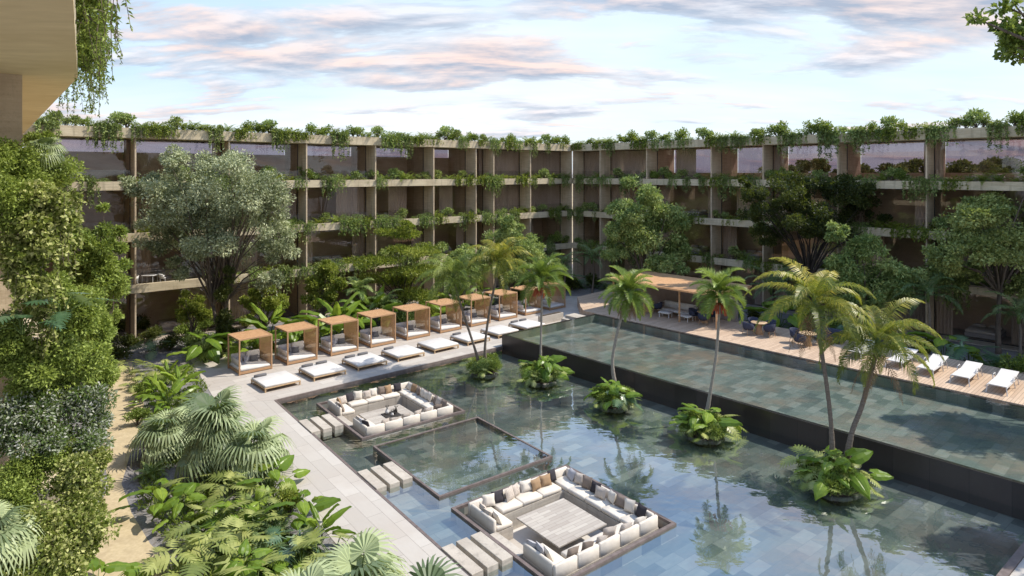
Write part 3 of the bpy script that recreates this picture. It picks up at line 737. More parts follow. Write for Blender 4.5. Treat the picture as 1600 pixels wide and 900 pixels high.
def make_lounger():
    t = thing('sun_lounger', 'lounger', 'sun lounger')
    L, w = 3.0, .78
    b = MB(); b.box((0, -.35, .40), (w, L * .62, .05), bev=.01); b.build('seat', M['white'], t)
    Mx = Matrix.Rotation(math.radians(9), 3, 'X')
    b = MB(); b.box((0, L * .5 - .48, .40 + .09), (w, L * .40, .05), M=Mx, bev=.01); b.build('backrest', M['white'], t)
    for s_ in (-1, 1):
        b = MB(); b.tube([(s_ * (w / 2 + .02), -L / 2 + .12, .38), (s_ * (w / 2 + .02), .55, .38)], .022, 6); b.build('rail', M['whitemetal'], t)
        b = MB(); b.tube([(s_ * (w / 2 + .03), -.05, .4), (s_ * (w / 2 + .03), -.05, .58), (s_ * (w / 2 + .03), .1, .62), (s_ * (w / 2 + .03), .42, .62), (s_ * (w / 2 + .03), .5, .4)], .022, 6); b.build('armrest', M['whitemetal'], t, True)
        for y in (-L / 2 + .15, L / 2 - .35, .3):
            b = MB(); b.tube([(s_ * (w / 2), y, .4), (s_ * (w / 2 + .05), y + (.08 if y > 0 else -.06), 0)], .024, 6); b.build('leg', M['whitemetal'], t)
    return reg(t)
lg = make_lounger()
lwhere = ['leftmost, between the twin palm trunks', 'second from the left, behind the right twin palm', 'third from the left under palm fronds', 'third from the right', 'second from the right', 'rightmost']
feet = [(1332, 562), (1395, 577), (1443, 589), (1498, 602), (1556, 617)]
lw2 = ['leftmost, seen between the twin palms', 'second from the left behind palm fronds', 'middle one', 'second from the right', 'rightmost']
lrot = math.atan2(UB.y, UB.x) - math.pi / 2
for k, (px, py) in enumerate(feet):
    c = on(px, py) + Vector((UB.x, UB.y, 0)) * 1.55
    place(lg, c, lrot, 'white mesh sun lounger on the wooden terrace, %s' % lw2[k], 'white sun loungers on the terrace')

# ------------------------------------------------------------------ building wings
def wing(tname, label, C, u, nrm, fins, length, far_depth=4.9, clear=13.55, roof_ext=0.0, rooms=True):
    """C corner on slab face line, u along, nrm towards court"""
    t = thing(tname, label, 'building', (C.x, C.y, 0), math.atan2(u.y, u.x))
    rot = Matrix.Rotation(-math.atan2(u.y, u.x), 2)
    sgn = 1 if (rot @ nrm).y > 0 else -1            # local y of the court side
    def Lb(x0, x1, d0, d1, z0, z1, name, m, par=None):
        b = MB(); b.box(((x0 + x1) / 2, -sgn * (d0 + d1) / 2, (z0 + z1) / 2), (abs(x1 - x0), abs(d1 - d0), z1 - z0)); return b.build(name, M[m], par or t)
    ft = 0.10; D = far_depth
    for k in range(1, 4):
        Lb(0, length, 0.3, D, 3.6 * k + .02, 3.6 * k + .34, 'floor_slab', 'concrete')
        Lb(0, length, 0, 0.30, 3.6 * k, 3.6 * k + .60, 'planter_edge', 'concrete')
        Lb(0, length, .3, .7, 3.6 * k + .34, 3.6 * k + .50, 'planter_soil', 'soil')
    Lb(0, length, 0, D + .5, 14.4, 15.0, 'roof_slab', 'concrete')
    Lb(0, length, -0.05, 0.25, 14.42, 15.12, 'roof_fascia', 'concrete')
    Lb(0, length, .25, 1.6, 15.0, 15.1, 'roof_soil', 'soil')
    Lb(0, length, D, D + .3, 0, 10.8, 'back_wall', 'room'); Lb(0, length, D, D + .3, 10.8, clear, 'back_wall', 'room')
    Lb(0, length, .5, D, 0, 0.06, 'ground_floor', 'roomfloor')
    for lev in range(4):
        z0 = 3.6 * lev + (.34 if lev else .06); z1 = 3.6 * (lev + 1)
        zz1 = z1 + (.02 if lev < 3 else 0)
        for x in fins:
            Lb(x - ft / 2, x + ft / 2, 0.03, D, z0 + (.16 if lev else 0) * 0, zz1, 'fin_wall', 'fin')
        for a, c in zip(fins[:-1], fins[1:]):
            x0, x1 = a + ft / 2, c - ft / 2
            b = MB(); b.box(((x0 + x1) / 2, -sgn * 1.8, (z0 + zz1) / 2), (x1 - x0, .02, zz1 - z0)); g = b.build('window_glass', M['glass'], t)
            b = MB(); m_ = 0.05
            b.box(((x0 + x1) / 2, -sgn * 1.8, z0 + .03), (x1 - x0, .08, .06)); b.box(((x0 + x1) / 2, -sgn * 1.8, zz1 - .03), (x1 - x0, .08, .06))
            nn = 2
            for q_ in (0.03, (x1 - x0) - .03): b.box((x0 + q_, -sgn * 1.8, (z0 + zz1) / 2), (.05, .07, zz1 - z0 - .12))
            b.build('window_frame', M['frame'], g)
            rc = random.Random(int(x0 * 31 + lev * 7 + length))
            wfull = x1 - x0; parts_ = [(0.0, .9)] if a < 7 and rc.random() < .8 else rc.choice([[(0.02, .3)], [(.66, .98)], [(.02, .2), (.8, .98)], [(.3, .62)], [(.02, .45)], [(.55, .98)]])
            if lev == 3 and a > 12: parts_ = rc.choice([[(0.01, .1)], [(.9, .99)]])
            for f0, f1 in parts_:
                m2 = MB(); vs = []; fs = []; nf = max(4, int((f1 - f0) * wfull / .11))
                for q_ in range(nf + 1):
                    xx = x0 + wfull * (f0 + (f1 - f0) * q_ / nf); yy = -sgn * (1.98 + (.045 if q_ % 2 else 0)); vs += [(xx, yy, z0 + .05), (xx, yy, zz1 - .05)]
                for q_ in range(nf): fs.append((2 * q_, 2 * q_ + 2, 2 * q_ + 3, 2 * q_ + 1))
                m2.add(vs, fs); m2.build('curtain', M['curtain'], t)
            if lev == 3:
                m2 = MB(); m2.box(((x0 + x1) / 2, -sgn * (D + .1), (clear + zz1) / 2), (x1 - x0, .02, zz1 - clear)); m2.build('rear_glass', M['backglass'], t)
            if lev:
                b = MB(); b.box(((x0 + x1) / 2, -sgn * .76, z0 + .55), (x1 - x0, .015, 1.0)); b.build('balustrade', M['balglass'], t)
    return t, sgn
CW = Vector((6.8, 71.5))
uL = Vector((-0.775, -0.632)); nL = Vector((0.632, -0.775)); uR = Vector((0.679, -0.734)); nR = Vector((-0.734, -0.679))
finsL = [0.15, 6.2, 11.1, 13.3, 18.2, 24.2, 30.4, 36.4, 42.6, 48.6]
finsR = [0.0, 3.85, 9.85, 17.0, 21.95, 28.1, 34.2, 40.0, 46.1, 52.0]
wL, sL = wing('left_wing', 'four storey concrete hotel wing with planted balconies on the left, behind the cabanas', CW, uL, nL, finsL, 49.0)
wR, sR = wing('right_wing', 'four storey concrete hotel wing with planted balconies on the right, behind the terrace', CW, uR, nR, finsR, 54.0, clear=12.0)
# near wing at the left edge of the view
uN = Vector((-0.635, 0.772)); nN = Vector((0.772, 0.635)); CN = Vector((-11.0, 16.2))
nw = thing('near_wing', 'near concrete building with ochre roof soffit at the upper left corner', 'building')
cr2 = CN + Vector((0.557, -0.830)) * 16
poly = [xy(CN), xy(CN + uN * 31.3), xy(CN + uN * 31.3 - nN * 9), xy(CN - nN * 9), (cr2.x - 12, cr2.y - 3), xy(cr2)]
poly.reverse()
b = MB(); b.prism(poly, 14.4, 14.46); b.build('soffit', M['soffit'], nw)
b = MB(); b.prism(poly, 14.462, 15.15); b.build('roof_slab', M['concrete'], nw)
e2 = CN + Vector((0.557, -0.830)) * 0.4
for k in range(1, 4):
    b = MB(); b.prism([xy(CN + uN * 31.3), xy(CN), xy(e2), (e2.x - 4, e2.y - 2.2), xy(CN - nN * 9), xy(CN + uN * 31.3 - nN * 9)], 3.6 * k, 3.6 * k + .6); b.build('floor_slab', M['concrete'], nw)
for s_ in [0.4, 6.4, 12.4, 18.4, 24.4]:
    for lev in range(4):
        a = CN + uN * s_ - nN * 1.1; bb = CN + uN * s_ - nN * 6
        m_ = MB(); mid = (a + bb) / 2; z0 = 3.6 * lev + (.6 if lev else 0); z1 = 3.6 * (lev + 1) - .002
        m_.box((mid.x, mid.y, (z0 + z1) / 2), ((a - bb).length, .3, z1 - z0), rz=math.atan2(nN.y, nN.x)); m_.build('fin_wall', M['fin'], nw)
for lev in range(4):
    a = CN + uN * .4 - nN * 3.0; c = CN + uN * 31 - nN * 3.0; z0 = 3.6 * lev + (.6 if lev else 0); z1 = 3.6 * (lev + 1) - .002
    m_ = MB(); mid = (a + c) / 2; m_.box((mid.x, mid.y, (z0 + z1) / 2), ((a - c).length, .04, z1 - z0), rz=math.atan2(uN.y, uN.x)); m_.build('window_glass', M['glass'], nw)
    m_ = MB(); mid = mid - nN * 4; m_.box((mid.x, mid.y, (z0 + z1) / 2), ((a - c).length, .2, z1 - z0), rz=math.atan2(uN.y, uN.x)); m_.build('back_wall', M['room'], nw)
for lev in range(4):  # end wall of the near block
    m_ = MB(); z0 = 3.6 * lev + (.6 if lev else 0); z1 = 3.6 * (lev + 1) - .002
    mid = e2 + Vector((-2.6, -.2)); m_.box((mid.x, mid.y, (z0 + z1) / 2), (.35, 3.2, z1 - z0), rz=.6); m_.build('pier', M['concrete'], nw)

# beds seen through the glass
def make_bed():
    t = thing('bed', 'bed', 'bed')
    b = MB(); b.box((0, 0, .25), (2.1, 2.0, .3), bev=.03); b.build('base', M['lgrey'], t)
    b = MB(); b.box((0, 0, .5), (2.05, 1.95, .22), bev=.06); b.build('mattress', M['white'], t, True)
    for s_ in (-1, 1):
        b = MB(); b.box((s_ * .5, .72, .68), (.8, .42, .18), bev=.07); b.build('pillow', M['white'], t, True)
    return reg(t)
bed = make_bed()
lev_name = ['ground floor', 'second floor', 'third floor', 'top floor']
for wname, C_, u_, n_, fins, ks in (('left', CW, uL, nL, finsL, [(0, 8), (0, 7), (0, 6), (1, 5), (1, 4), (2, 5), (2, 4), (3, 5), (3, 4), (1, 7), (1, 3)]), ('right', CW, uR, nR, finsR, [(3, 4), (3, 5), (3, 6), (2, 2), (2, 6), (0, 6), (1, 3), (1, 2)])):
    for lev, k in ks:
        if k + 1 >= len(fins): continue
        xm = (fins[k] + fins[k + 1]) / 2; v = C_ + u_ * xm - n_ * 3.2
        z = 3.6 * lev + (.342 if lev else .062)
        place(bed, (v.x, v.y, z), math.atan2(u_.y, u_.x), 'white bed behind glass, %s, %s wing, %s bay from the inner corner' % (lev_name[lev], wname, nth(k + 1)), 'beds behind the glass')
# balcony table and chairs on the left wing
def make_bchair():
    t = thing('balcony_chair', 'chair', 'chair')
    b = MB(); b.lathe([(0, .44), (.22, .44), (.24, .47), (0, .48)], n=14); b.build('seat', M['whitemetal'], t, True)
    b = MB(); vs = []; fs = []
    for k in range(11):
        a = math.radians(-20 + 220 * k / 10)
        for r, z in ((.23, .46), (.27, .82 - .14 * abs(k - 5) / 5), (.25, .82 - .14 * abs(k - 5) / 5), (.21, .46)): vs.append((r * math.cos(a), r * math.sin(a), z))
    for k in range(10):
        for j in range(4): fs.append((k * 4 + j, k * 4 + 4 + j, k * 4 + 4 + (j + 1) % 4, k * 4 + (j + 1) % 4))
    b.add(vs, fs); b.build('backrest', M['whitemetal'], t, True)
    for sx_ in (-1, 1):
        for sy_ in (-1, 1):
            b = MB(); b.tube([(sx_ * .14, sy_ * .14, .45), (sx_ * .22, sy_ * .22, 0)], .015, 6); b.build('leg', M['whitemetal'], t)
    return reg(t)
bc = make_bchair()
bp = CW + uL * 41.6 - nL * .75
zb = 3.6 + .342
bt = thing('balcony_table', 'small white table between two chairs on the second floor balcony at left', 'table', (bp.x, bp.y, zb), 0)
b = MB(); b.box((0, 0, .74), (.85, .7, .04), bev=.01); b.build('tabletop', M['whitemetal'], bt)
for sx_ in (-1, 1):
    for sy_ in (-1, 1):
        b = MB(); b.tube([(sx_ * .36, sy_ * .28, .72), (sx_ * .4, sy_ * .32, 0)], .018, 6); b.build('leg', M['whitemetal'], bt)
for k, s_ in enumerate((-.95, .8)):
    v = bp - uL * s_
    place(bc, (v.x, v.y, zb), math.atan2(uL.y, uL.x) + (math.pi / 2 if s_ > 0 else -math.pi / 2) + math.pi, 'white shell chair %s of the small balcony table on the left wing' % ('left' if k == 0 else 'right'), 'white balcony chairs')

# ------------------------------------------------------------------ vegetation
class LM:
    """leaf mesh: quads with one random value per face"""
    def __init__(s): s.V = []; s.F = []; s.R = []; s.n = 0
    def quads(s, V, rnd):
        """V (n,4,3)"""
        V = np.asarray(V, dtype=np.float32); k = len(V)
        s.V.append(V.reshape(-1, 3)); s.F.append(np.arange(k * 4, dtype=np.int32).reshape(-1, 4) + s.n); s.R.append(np.broadcast_to(np.asarray(rnd, dtype=np.float32), (k,)).copy()); s.n += k * 4
    def grid(s, Pg, rnd):
        """Pg (a,b,3) grid of points -> quads"""
        Pg = np.asarray(Pg); a, b = Pg.shape[:2]
        Q = np.stack([Pg[:-1, :-1], Pg[1:, :-1], Pg[1:, 1:], Pg[:-1, 1:]], axis=2).reshape(-1, 4, 3)
        s.quads(Q, rnd)
    def build(s, name, m, parent=None):
        V = np.concatenate(s.V); F = np.concatenate(s.F); R = np.clip(np.concatenate(s.R), 0, 1)
        me = bpy.data.meshes.new(name); me.vertices.add(len(V)); me.vertices.foreach_set('co', V.ravel())
        me.loops.add(len(F) * 4); me.loops.foreach_set('vertex_index', F.ravel())
        me.polygons.add(len(F)); me.polygons.foreach_set('loop_start', np.arange(len(F), dtype=np.int32) * 4); me.polygons.foreach_set('loop_total', np.full(len(F), 4, dtype=np.int32))
        at = me.attributes.new('rnd', 'FLOAT', 'FACE'); at.data.foreach_set('value', R)
        me.update(calc_edges=True); me.materials.append(m)
        o = bpy.data.objects.new(name, me); COL.objects.link(o)
        if parent: o.parent = parent
        return o
def nrm_(a): return a / (np.linalg.norm(a, axis=-1, keepdims=True) + 1e-9)
def diamonds(lm, Pp, D, L, Wd, rnd, fold=0.25, up=None):
    n_ = len(Pp); D = nrm_(D)
    r = rng.normal(size=(n_, 3)) if up is None else np.broadcast_to(up, (n_, 3)) + rng.normal(size=(n_, 3)) * 0.35
    S = nrm_(np.cross(D, r)); Nn = np.cross(S, D)
    L = np.reshape(L, (-1, 1)) * np.ones((n_, 1)); Wd = np.reshape(Wd, (-1, 1)) * np.ones((n_, 1))
    m = Pp + D * L * .45 + Nn * Wd * fold
    V = np.stack([Pp, m + S * Wd / 2, Pp + D * L, m - S * Wd / 2], axis=1)
    lm.quads(V, rnd)
def ball(n_, bias=0.5):
    d = nrm_(rng.normal(size=(n_, 3))); return d * (rng.random((n_, 1)) ** bias), d
def clump(lm, c, r, n_, L, Wd, droop=0.0, tone=0.5, sq=0.85, spread=0.22, bias=0.45, hang=0.0):
    b_, d = ball(n_, bias)
    sc = np.array([r, r, r * sq]) if not hasattr(r, '__len__') else np.array(r)
    Pp = np.array(c) + b_ * sc
    if hang: Pp[:, 2] -= rng.random(n_) ** 2 * hang
    D = d * .7 + rng.normal(size=(n_, 3)) * .5; D[:, 2] += droop
    diamonds(lm, Pp, D, L * rng.uniform(.7, 1.3, n_), Wd * rng.uniform(.8, 1.2, n_), tone + rng.normal(size=n_) * spread)

def tree(name, label, cat, Y, base_px, blobs, leaf, nleaf, L, Wd, bark='bark', trunk_r=0.16, droop=-0.1, group=None, z0=0.0, per=13, crad=0.27, sq=0.8, nbr=16, fork=0.35, depth=1.0, tone=.5, stems=1, bias=0.45, yoff=None):
    rr = np.random.default_rng(abs(hash(name + label)) % 1000 if False else len(label) * 7 + int(Y * 3))
    bx = (base_px - 800) / 1000.0 * Y
    t = thing(name, label, cat, (bx, Y, z0), 0, group)
    lm = LM(); o0 = np.array([bx, Y, z0]); cl = []
    tot = sum(b_[2] * b_[3] for b_ in blobs)
    for (px, py, rx, ry) in blobs:
        c = np.array(P(px, py, Y)) - o0; RX = rx * Y / 1000; RZ = ry * Y / 1000
        c[1] += rr.uniform(-.5, .5) * depth * RX
        m = max(3, int(per * (rx * ry) / (tot / len(blobs))))
        nl = int(nleaf * rx * ry / tot / m)
        for k in range(m):
            d = rr.normal(size=3); d /= np.linalg.norm(d); rad = rr.uniform(.45, 1.0)
            cc_ = c + d * np.array([RX, RX * depth, RZ]) * rad * .82
            cr_ = (RX * RZ) ** .5 * crad * rr.uniform(.7, 1.25)
            if RZ < RX * .4: cr_ = np.array([RX * .4, RX * .4, RZ * .55])
            clump(lm, cc_, cr_, nl, L, Wd, droop, tone + rr.normal() * .15, sq, bias=bias)
            cl.append(cc_)
        clump(lm, c, np.array([RX * .7, RX * .7 * depth, RZ * .7]), int(nleaf * rx * ry / tot * .07), L, Wd, droop, tone - .05, bias=.6)
    lm.build('crown', M[leaf], t)
    b = MB(); allc = np.mean(cl, axis=0); zmin = min(c[2] for c in cl)
    hf = max(0.6, zmin * fork + 0.3)
    for s_ in range(stems):
        a = rr.uniform(0, 6.28); off = Vector((math.cos(a), math.sin(a), 0)) * (0.25 if stems > 1 else 0)
        top = Vector((allc[0] * .35 + off.x * 2, allc[1] * .35 + off.y * 2, hf + rr.uniform(-.2, .3)))
        mid = Vector((top.x * .3 + off.x * .7 + rr.uniform(-.08, .08), top.y * .3 + off.y * .7, hf * .5))
        b.tube([off * .4 + Vector((0, 0, -.15)), off * .5 + Vector((0, 0, .15)), mid, top], [trunk_r * 1.5, trunk_r * 1.15, trunk_r, trunk_r * .85], 10)
        idx = rr.permutation(len(cl))[:nbr]
        for q_ in idx:
            e = Vector(cl[q_]); m1 = top.lerp(e, .35) + Vector((rr.uniform(-.2, .2), rr.uniform(-.2, .2), (e - top).length * .10)); m2 = top.lerp(e, .7) + Vector((rr.uniform(-.25, .25), rr.uniform(-.25, .25), (e - top).length * .05))
            b.tube([top - Vector((0, 0, .1)), m1, m2, e], [trunk_r * .55, trunk_r * .38, trunk_r * .22, trunk_r * .08], 6, False)
    b.build('trunk', M[bark], t, True)
    return t

tree('olive_tree', 'large grey green tree with rounded crown and several leaning stems before the left wing', 'tree', 42.5, 348,
     [(285, 315, 78, 70), (372, 295, 82, 62), (425, 325, 45, 55), (245, 365, 45, 55), (340, 365, 75, 55), (305, 255, 60, 30), (425, 385, 40, 40), (225, 300, 32, 40), (360, 245, 35, 22), (270, 420, 35, 25), (425, 440, 28, 38)], 'L_olive', 56000, .20, .075, 'bark', .12, -.15, per=17, nbr=24, fork=.62, stems=3, tone=.62)
tree('courtyard_tree', 'bushy yellow green tree between the ivy wall and the left wing', 'tree', 31, 150,
     [(150, 385, 42, 42), (118, 430, 50, 50), (165, 435, 42, 45), (185, 365, 20, 18), (120, 375, 30, 28), (140, 480, 45, 35), (165, 325, 10, 12)], 'L_green', 24000, .18, .08, trunk_r=.12, per=12, tone=.85)
tree('tiered_tree', 'slender tree with flat horizontal tiers of foliage behind the cabanas', 'tree', 53, 628,
     [(622, 366, 42, 8), (648, 388, 48, 9), (598, 405, 50, 9), (655, 420, 55, 9), (605, 436, 55, 9), (648, 455, 50, 9), (600, 470, 45, 8), (660, 485, 32, 8), (632, 352, 22, 6)], 'L_lime', 20000, .20, .09, 'bark_dark', .10, .1, per=8, nbr=22, fork=.3, tone=.45)
tree('courtyard_tree', 'light green pointed tree near the far corner, right of the tiered tree', 'tree', 60, 800,
     [(800, 352, 26, 16), (785, 375, 38, 24), (822, 392, 42, 25), (770, 400, 32, 22), (845, 415, 35, 18), (800, 425, 45, 20)], 'L_soft', 17000, .26, .10, trunk_r=.12, tone=.65)
tree('courtyard_tree', 'tall soft green tree with drooping leaf tufts beside the inner corner', 'tree', 57, 1010,
     [(988, 284, 16, 16), (1012, 306, 30, 22), (975, 330, 32, 26), (1040, 340, 38, 32), (1000, 368, 48, 34), (1060, 385, 30, 28), (960, 362, 20, 22), (1035, 410, 38, 20), (965, 395, 26, 20), (1065, 350, 16, 16)], 'L_soft', 30000, .30, .10, trunk_r=.16, droop=-.35, per=16, crad=.30, tone=.62)
tree('small_tree', 'small bright green tree between the big grey green tree and the tiered tree', 'tree', 49.5, 505,
     [(505, 425, 26, 20), (488, 445, 24, 20), (522, 445, 24, 20), (505, 465, 34, 18)], 'L_lime', 9000, .20, .09, trunk_r=.08, per=9, tone=.6)
tree('small_tree', 'small soft green tree behind the fifth and sixth cabanas', 'tree', 55, 722,
     [(722, 398, 26, 18), (705, 415, 26, 18), (742, 415, 24, 18), (722, 435, 34, 18)], 'L_soft', 9000, .24, .09, trunk_r=.08, per=9, tone=.6)
tree('small_tree', 'small green tree under the big grey green tree, left of its stems', 'tree', 44, 300,
     [(300, 470, 26, 20), (285, 490, 22, 18), (318, 488, 22, 18)], 'L_lime', 6500, .16, .07, trunk_r=.07, per=9, tone=.5)
tree('small_tree', 'small yellow green tree right of the stems of the big grey green tree', 'tree', 46, 415,
     [(415, 455, 28, 18), (398, 475, 24, 18), (436, 472, 26, 18)], 'L_lime', 6500, .18, .08, trunk_r=.07, per=9, tone=.6)
tree('dark_tree', 'dark green broad tree with bare forked branches in front of the right wing', 'tree', 50, 1265,
     [(1230, 298, 52, 30), (1300, 292, 52, 28), (1180, 318, 40, 34), (1342, 318, 42, 34), (1250, 342, 65, 36), (1200, 368, 38, 22), (1300, 360, 45, 20), (1365, 345, 25, 22), (1160, 285, 18, 14)], 'L_dark', 36000, .18, .09, 'bark_dark', .12, per=14, nbr=18, fork=.55, stems=2, tone=.5)
tree('courtyard_tree', 'pale green tree with tufted crown between the dark tree and the right edge tree', 'tree', 45.5, 1350,
     [(1308, 364, 20, 18), (1348, 385, 36, 24), (1318, 418, 42, 32), (1385, 428, 45, 32), (1350, 462, 52, 24), (1412, 468, 28, 24), (1290, 450, 20, 25)], 'L_soft', 24000, .24, .09, trunk_r=.13, droop=-.3, per=15, crad=.30, tone=.62)
tree('broad_tree', 'broad dull green tree with pale straight trunk at the right edge', 'tree', 42.5, 1560,
     [(1500, 335, 55, 30), (1570, 325, 50, 32), (1530, 378, 85, 38), (1465, 400, 38, 32), (1592, 400, 50, 42), (1515, 430, 62, 26), (1600, 262, 22, 22), (1585, 450, 40, 22), (1650, 350, 60, 60)], 'L_right', 38000, .20, .11, 'bark', .15, per=18, nbr=30, fork=.85, tone=.66)
for (x, y, r, z_, lab) in ((29.3, 30.5, 4.4, 9.5, 'leafy tree just beyond the right edge shading the raised pool'), (25.0, 21.5, 4.2, 8.8, 'second leafy tree beyond the right edge, nearer the camera')):
    s_ = 1000 / y; cx_ = 800 + x / y * 1000; cy_ = 270 + (12 - z_) / y * 1000
    tree('courtyard_tree', lab, 'tree', y, cx_, [(cx_ - 40, cy_, r * .7 * s_, r * .5 * s_), (cx_ + 50, cy_ - 30, r * .7 * s_, r * .5 * s_), (cx_, cy_ - 60, r * .6 * s_, r * .4 * s_)], 'L_right', 22000, .24, .12, trunk_r=.15, per=14)
tree('overhanging_tree', 'tree reaching bright leafy branches into the upper right corner', 'tree', 11.0, 1800,
     [(1612, 45, 48, 50), (1572, 42, 22, 13), (1530, 28, 26, 7), (1640, 95, 30, 20), (1585, 12, 30, 12), (1588, 70, 22, 22), (1760, 20, 110, 100)], 'L_green', 4200, .11, .075, trunk_r=.14, per=7, tone=.62, crad=.42, nbr=20, fork=.9)

# trees and land far beyond the right wing, seen through its open top floor
for k, (px, Y, ht) in enumerate([(1215, 100, 14.5), (1262, 92, 15.2), (1335, 96, 14.8), (1385, 88, 14.2), (1428, 99, 15.3), (1490, 90, 15.0), (1528, 86, 14.3), (1570, 94, 15.6), (430, 104, 15.2), (640, 110, 15.0)]):
    cy_ = 270 - (ht - 13.6) * 1000 / Y
    tree('distant_tree', 'distant dull tree beyond the %s wing seen through its top floor, %s from the left' % ('right' if px > 700 else 'left', nth(k + 1 if px > 700 else k - 7)), 'tree', Y, px, [(px, cy_ + 5, 24, 9), (px - 18, cy_ + 16, 22, 10), (px + 20, cy_ + 15, 22, 10)], 'L_right', 2600, .5, .3, trunk_r=.2, per=6, group='distant trees')
b = MB(); b.sheet([(20, 78), (60, 38), (500, 60), (800, 800), (-300, 800), (-60, 120)], -.006); tag(b.build('terrain', M['sand']), kind='structure')

# ---- palms
def frond(lm, o, az, el0, Ln, droop, ll, nl, lw, tone, vee=0.35, ldroop=-.35, rw=0.022, tip=.45):
    nseg = 10; t = np.linspace(0, 1, nseg); el = el0 - droop * t ** 1.25
    hz = np.array([math.cos(az), math.sin(az), 0.0]); up = np.array([0, 0, 1.0])
    d = np.cos(el)[:, None] * hz + np.sin(el)[:, None] * up
    pts = np.array(o) + np.concatenate([[np.zeros(3)], np.cumsum(d[:-1] * (Ln / (nseg - 1)), axis=0)])
    side = np.array([-math.sin(az), math.cos(az), 0.0]); nn = np.cross(d, side)
    w = rw * (1.1 - t)[:, None]
    lm.grid(np.stack([pts - side * w, pts + nn * w * -1.0, pts + side * w], axis=1), .35)
    u = np.linspace(.12, .99, nl)
    pp = np.stack([np.interp(u, t, pts[:, i]) for i in range(3)], 1); dd = nrm_(np.stack([np.interp(u, t, d[:, i]) for i in range(3)], 1)); n2 = nrm_(np.cross(dd, side))
    n2 = n2 * np.sign(n2[:, 2:3] + 1e-6)
    prof = (np.sin(np.pi * (u * .8 + .14)) ** .6)[:, None] * (1 - (1 - tip) * u[:, None] ** 3)
    for s_ in (-1, 1):
        D = side * s_ * (1 - .35 * u[:, None]) + dd * (.35 + .6 * u[:, None]) + n2 * vee + rng.normal(size=(nl, 3)) * .07
        D = nrm_(D); L_ = ll * prof * rng.uniform(.85, 1.1, (nl, 1))
        mid = pp + D * L_ * .5; tipv = pp + nrm_(D + np.array([0, 0, ldroop])) * L_
        ww = dd * lw / 2
        Q1 = np.stack([pp - ww * .5, pp + ww * .5, mid + ww, mid - ww], 1); Q2 = np.stack([mid - ww, mid + ww, tipv + ww * .12, tipv - ww * .12], 1)
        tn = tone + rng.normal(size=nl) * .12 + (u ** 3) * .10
        lm.quads(Q1, tn); lm.quads(Q2, tn + .04)
def palm(label, base, path, Y, nfr, Ln, leaf, bark='bark_palm', r0=.12, ll=.5, lw=.05, droop=1.5, el=(.2, 1.3), vee=.35, ldroop=-.35, nl=34, fruit=False, group=None, az0=0.0, tone=.5, name='palm_tree', dead=0):
    """base ground point; path list of (px,py) of trunk from foot to crown"""
    pts = [P(px, py, Y) - base for px, py in path]; pts[0] = Vector((0, 0, -.2)) if True else pts[0]
    t = thing(name, label, 'palm tree', base, 0, group)
    # smooth trunk with rings
    n_ = 44; tp = []; rad = []
    cs = [Vector((0, 0, -.2))] + pts[1:]
    for i in range(n_):
        u = i / (n_ - 1) * (len(cs) - 1); k = min(int(u), len(cs) - 2); f = u - k
        p0 = cs[max(k - 1, 0)]; p1 = cs[k]; p2 = cs[k + 1]; p3 = cs[min(k + 2, len(cs) - 1)]
        q = 0.5 * ((2 * p1) + (p2 - p0) * f + (2 * p0 - 5 * p1 + 4 * p2 - p3) * f * f + (3 * p1 - p0 - 3 * p2 + p3) * f ** 3)
        tp.append(q); g = i / (n_ - 1); rad.append(r0 * (1.35 - .55 * min(1, g * 3) if g < .33 else .8 - .12 * g) * (1.05 if i % 2 else .95))
    b = MB(); b.tube(tp, rad, 10); b.build('trunk', M[bark], t, True)
    top = np.array(tp[-1]); lm = LM()
    b = MB(); b.tube([Vector(top) - Vector((0, 0, .45)), Vector(top) - Vector((0, 0, .2)), Vector(top) + Vector((0, 0, .15)), Vector(top) + Vector((0, 0, .45))], [r0 * .8, r0 * 1.15, r0 * .9, r0 * .3], 10); b.build('crownshaft', M['stemgreen'], t, True)
    for k in range(nfr):
        az = az0 + k * 2.39996; g = (k + .5) / nfr
        e = el[1] + (el[0] - el[1]) * g + rng.normal() * .06
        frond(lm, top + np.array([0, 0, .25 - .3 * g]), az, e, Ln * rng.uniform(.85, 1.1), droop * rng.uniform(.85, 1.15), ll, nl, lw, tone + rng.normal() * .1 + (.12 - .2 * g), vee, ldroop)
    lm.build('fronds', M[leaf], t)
    if fruit:
        b = MB()
        for k in range(26):
            a = k * 2.4; L_ = rng.uniform(.4, .75); x, y = math.cos(a), math.sin(a)
            p0 = Vector(top) + Vector((0, 0, -.35)); b.tube([p0, p0 + Vector((x * L_ * .6, y * L_ * .6, -.1)), p0 + Vector((x * L_ * .8, y * L_ * .8, -.4 * L_ - .25))], [.012, .03, .035], 5)
        b.build('fruit', M['red'], t)
    if dead:
        lm = LM()
        for k in range(dead): frond(lm, top + np.array([0, 0, -.15]), k * 2.4 + 2.8, -.9, Ln * .75, .5, ll * .8, 24, lw, .2 + .1 * rng.random(), .1, -.5)
        lm.build('dry_fronds', M['tan_leaf'], t)
    return t
M['tan_leaf'] = leafmat('dry frond', (0.09, 0.055, 0.035), (0.17, 0.10, 0.07), (0.28, 0.19, 0.13), .2)
def islandpalm(label, foot, path, **k):
    base = G(foot[0], foot[1], -0.05); return palm(label, base, [foot] + path, base.y, **k)
islandpalm('curved palm leaning left, farthest island, left of its twin', (752, 578), [(742, 545), (724, 490), (708, 436)], nfr=24, Ln=2.6, leaf='L_palm', ll=.7, lw=.04, droop=1.75, el=(-.2, 1.3), r0=.10, ldroop=-.6, nl=46)
islandpalm('straighter palm of the farthest island pair, right of its twin', (760, 578), [(758, 540), (766, 480), (780, 414)], nfr=24, Ln=2.5, leaf='L_palmyel', ll=.66, lw=.04, droop=1.7, el=(-.1, 1.35), r0=.10, ldroop=-.6, nl=46)
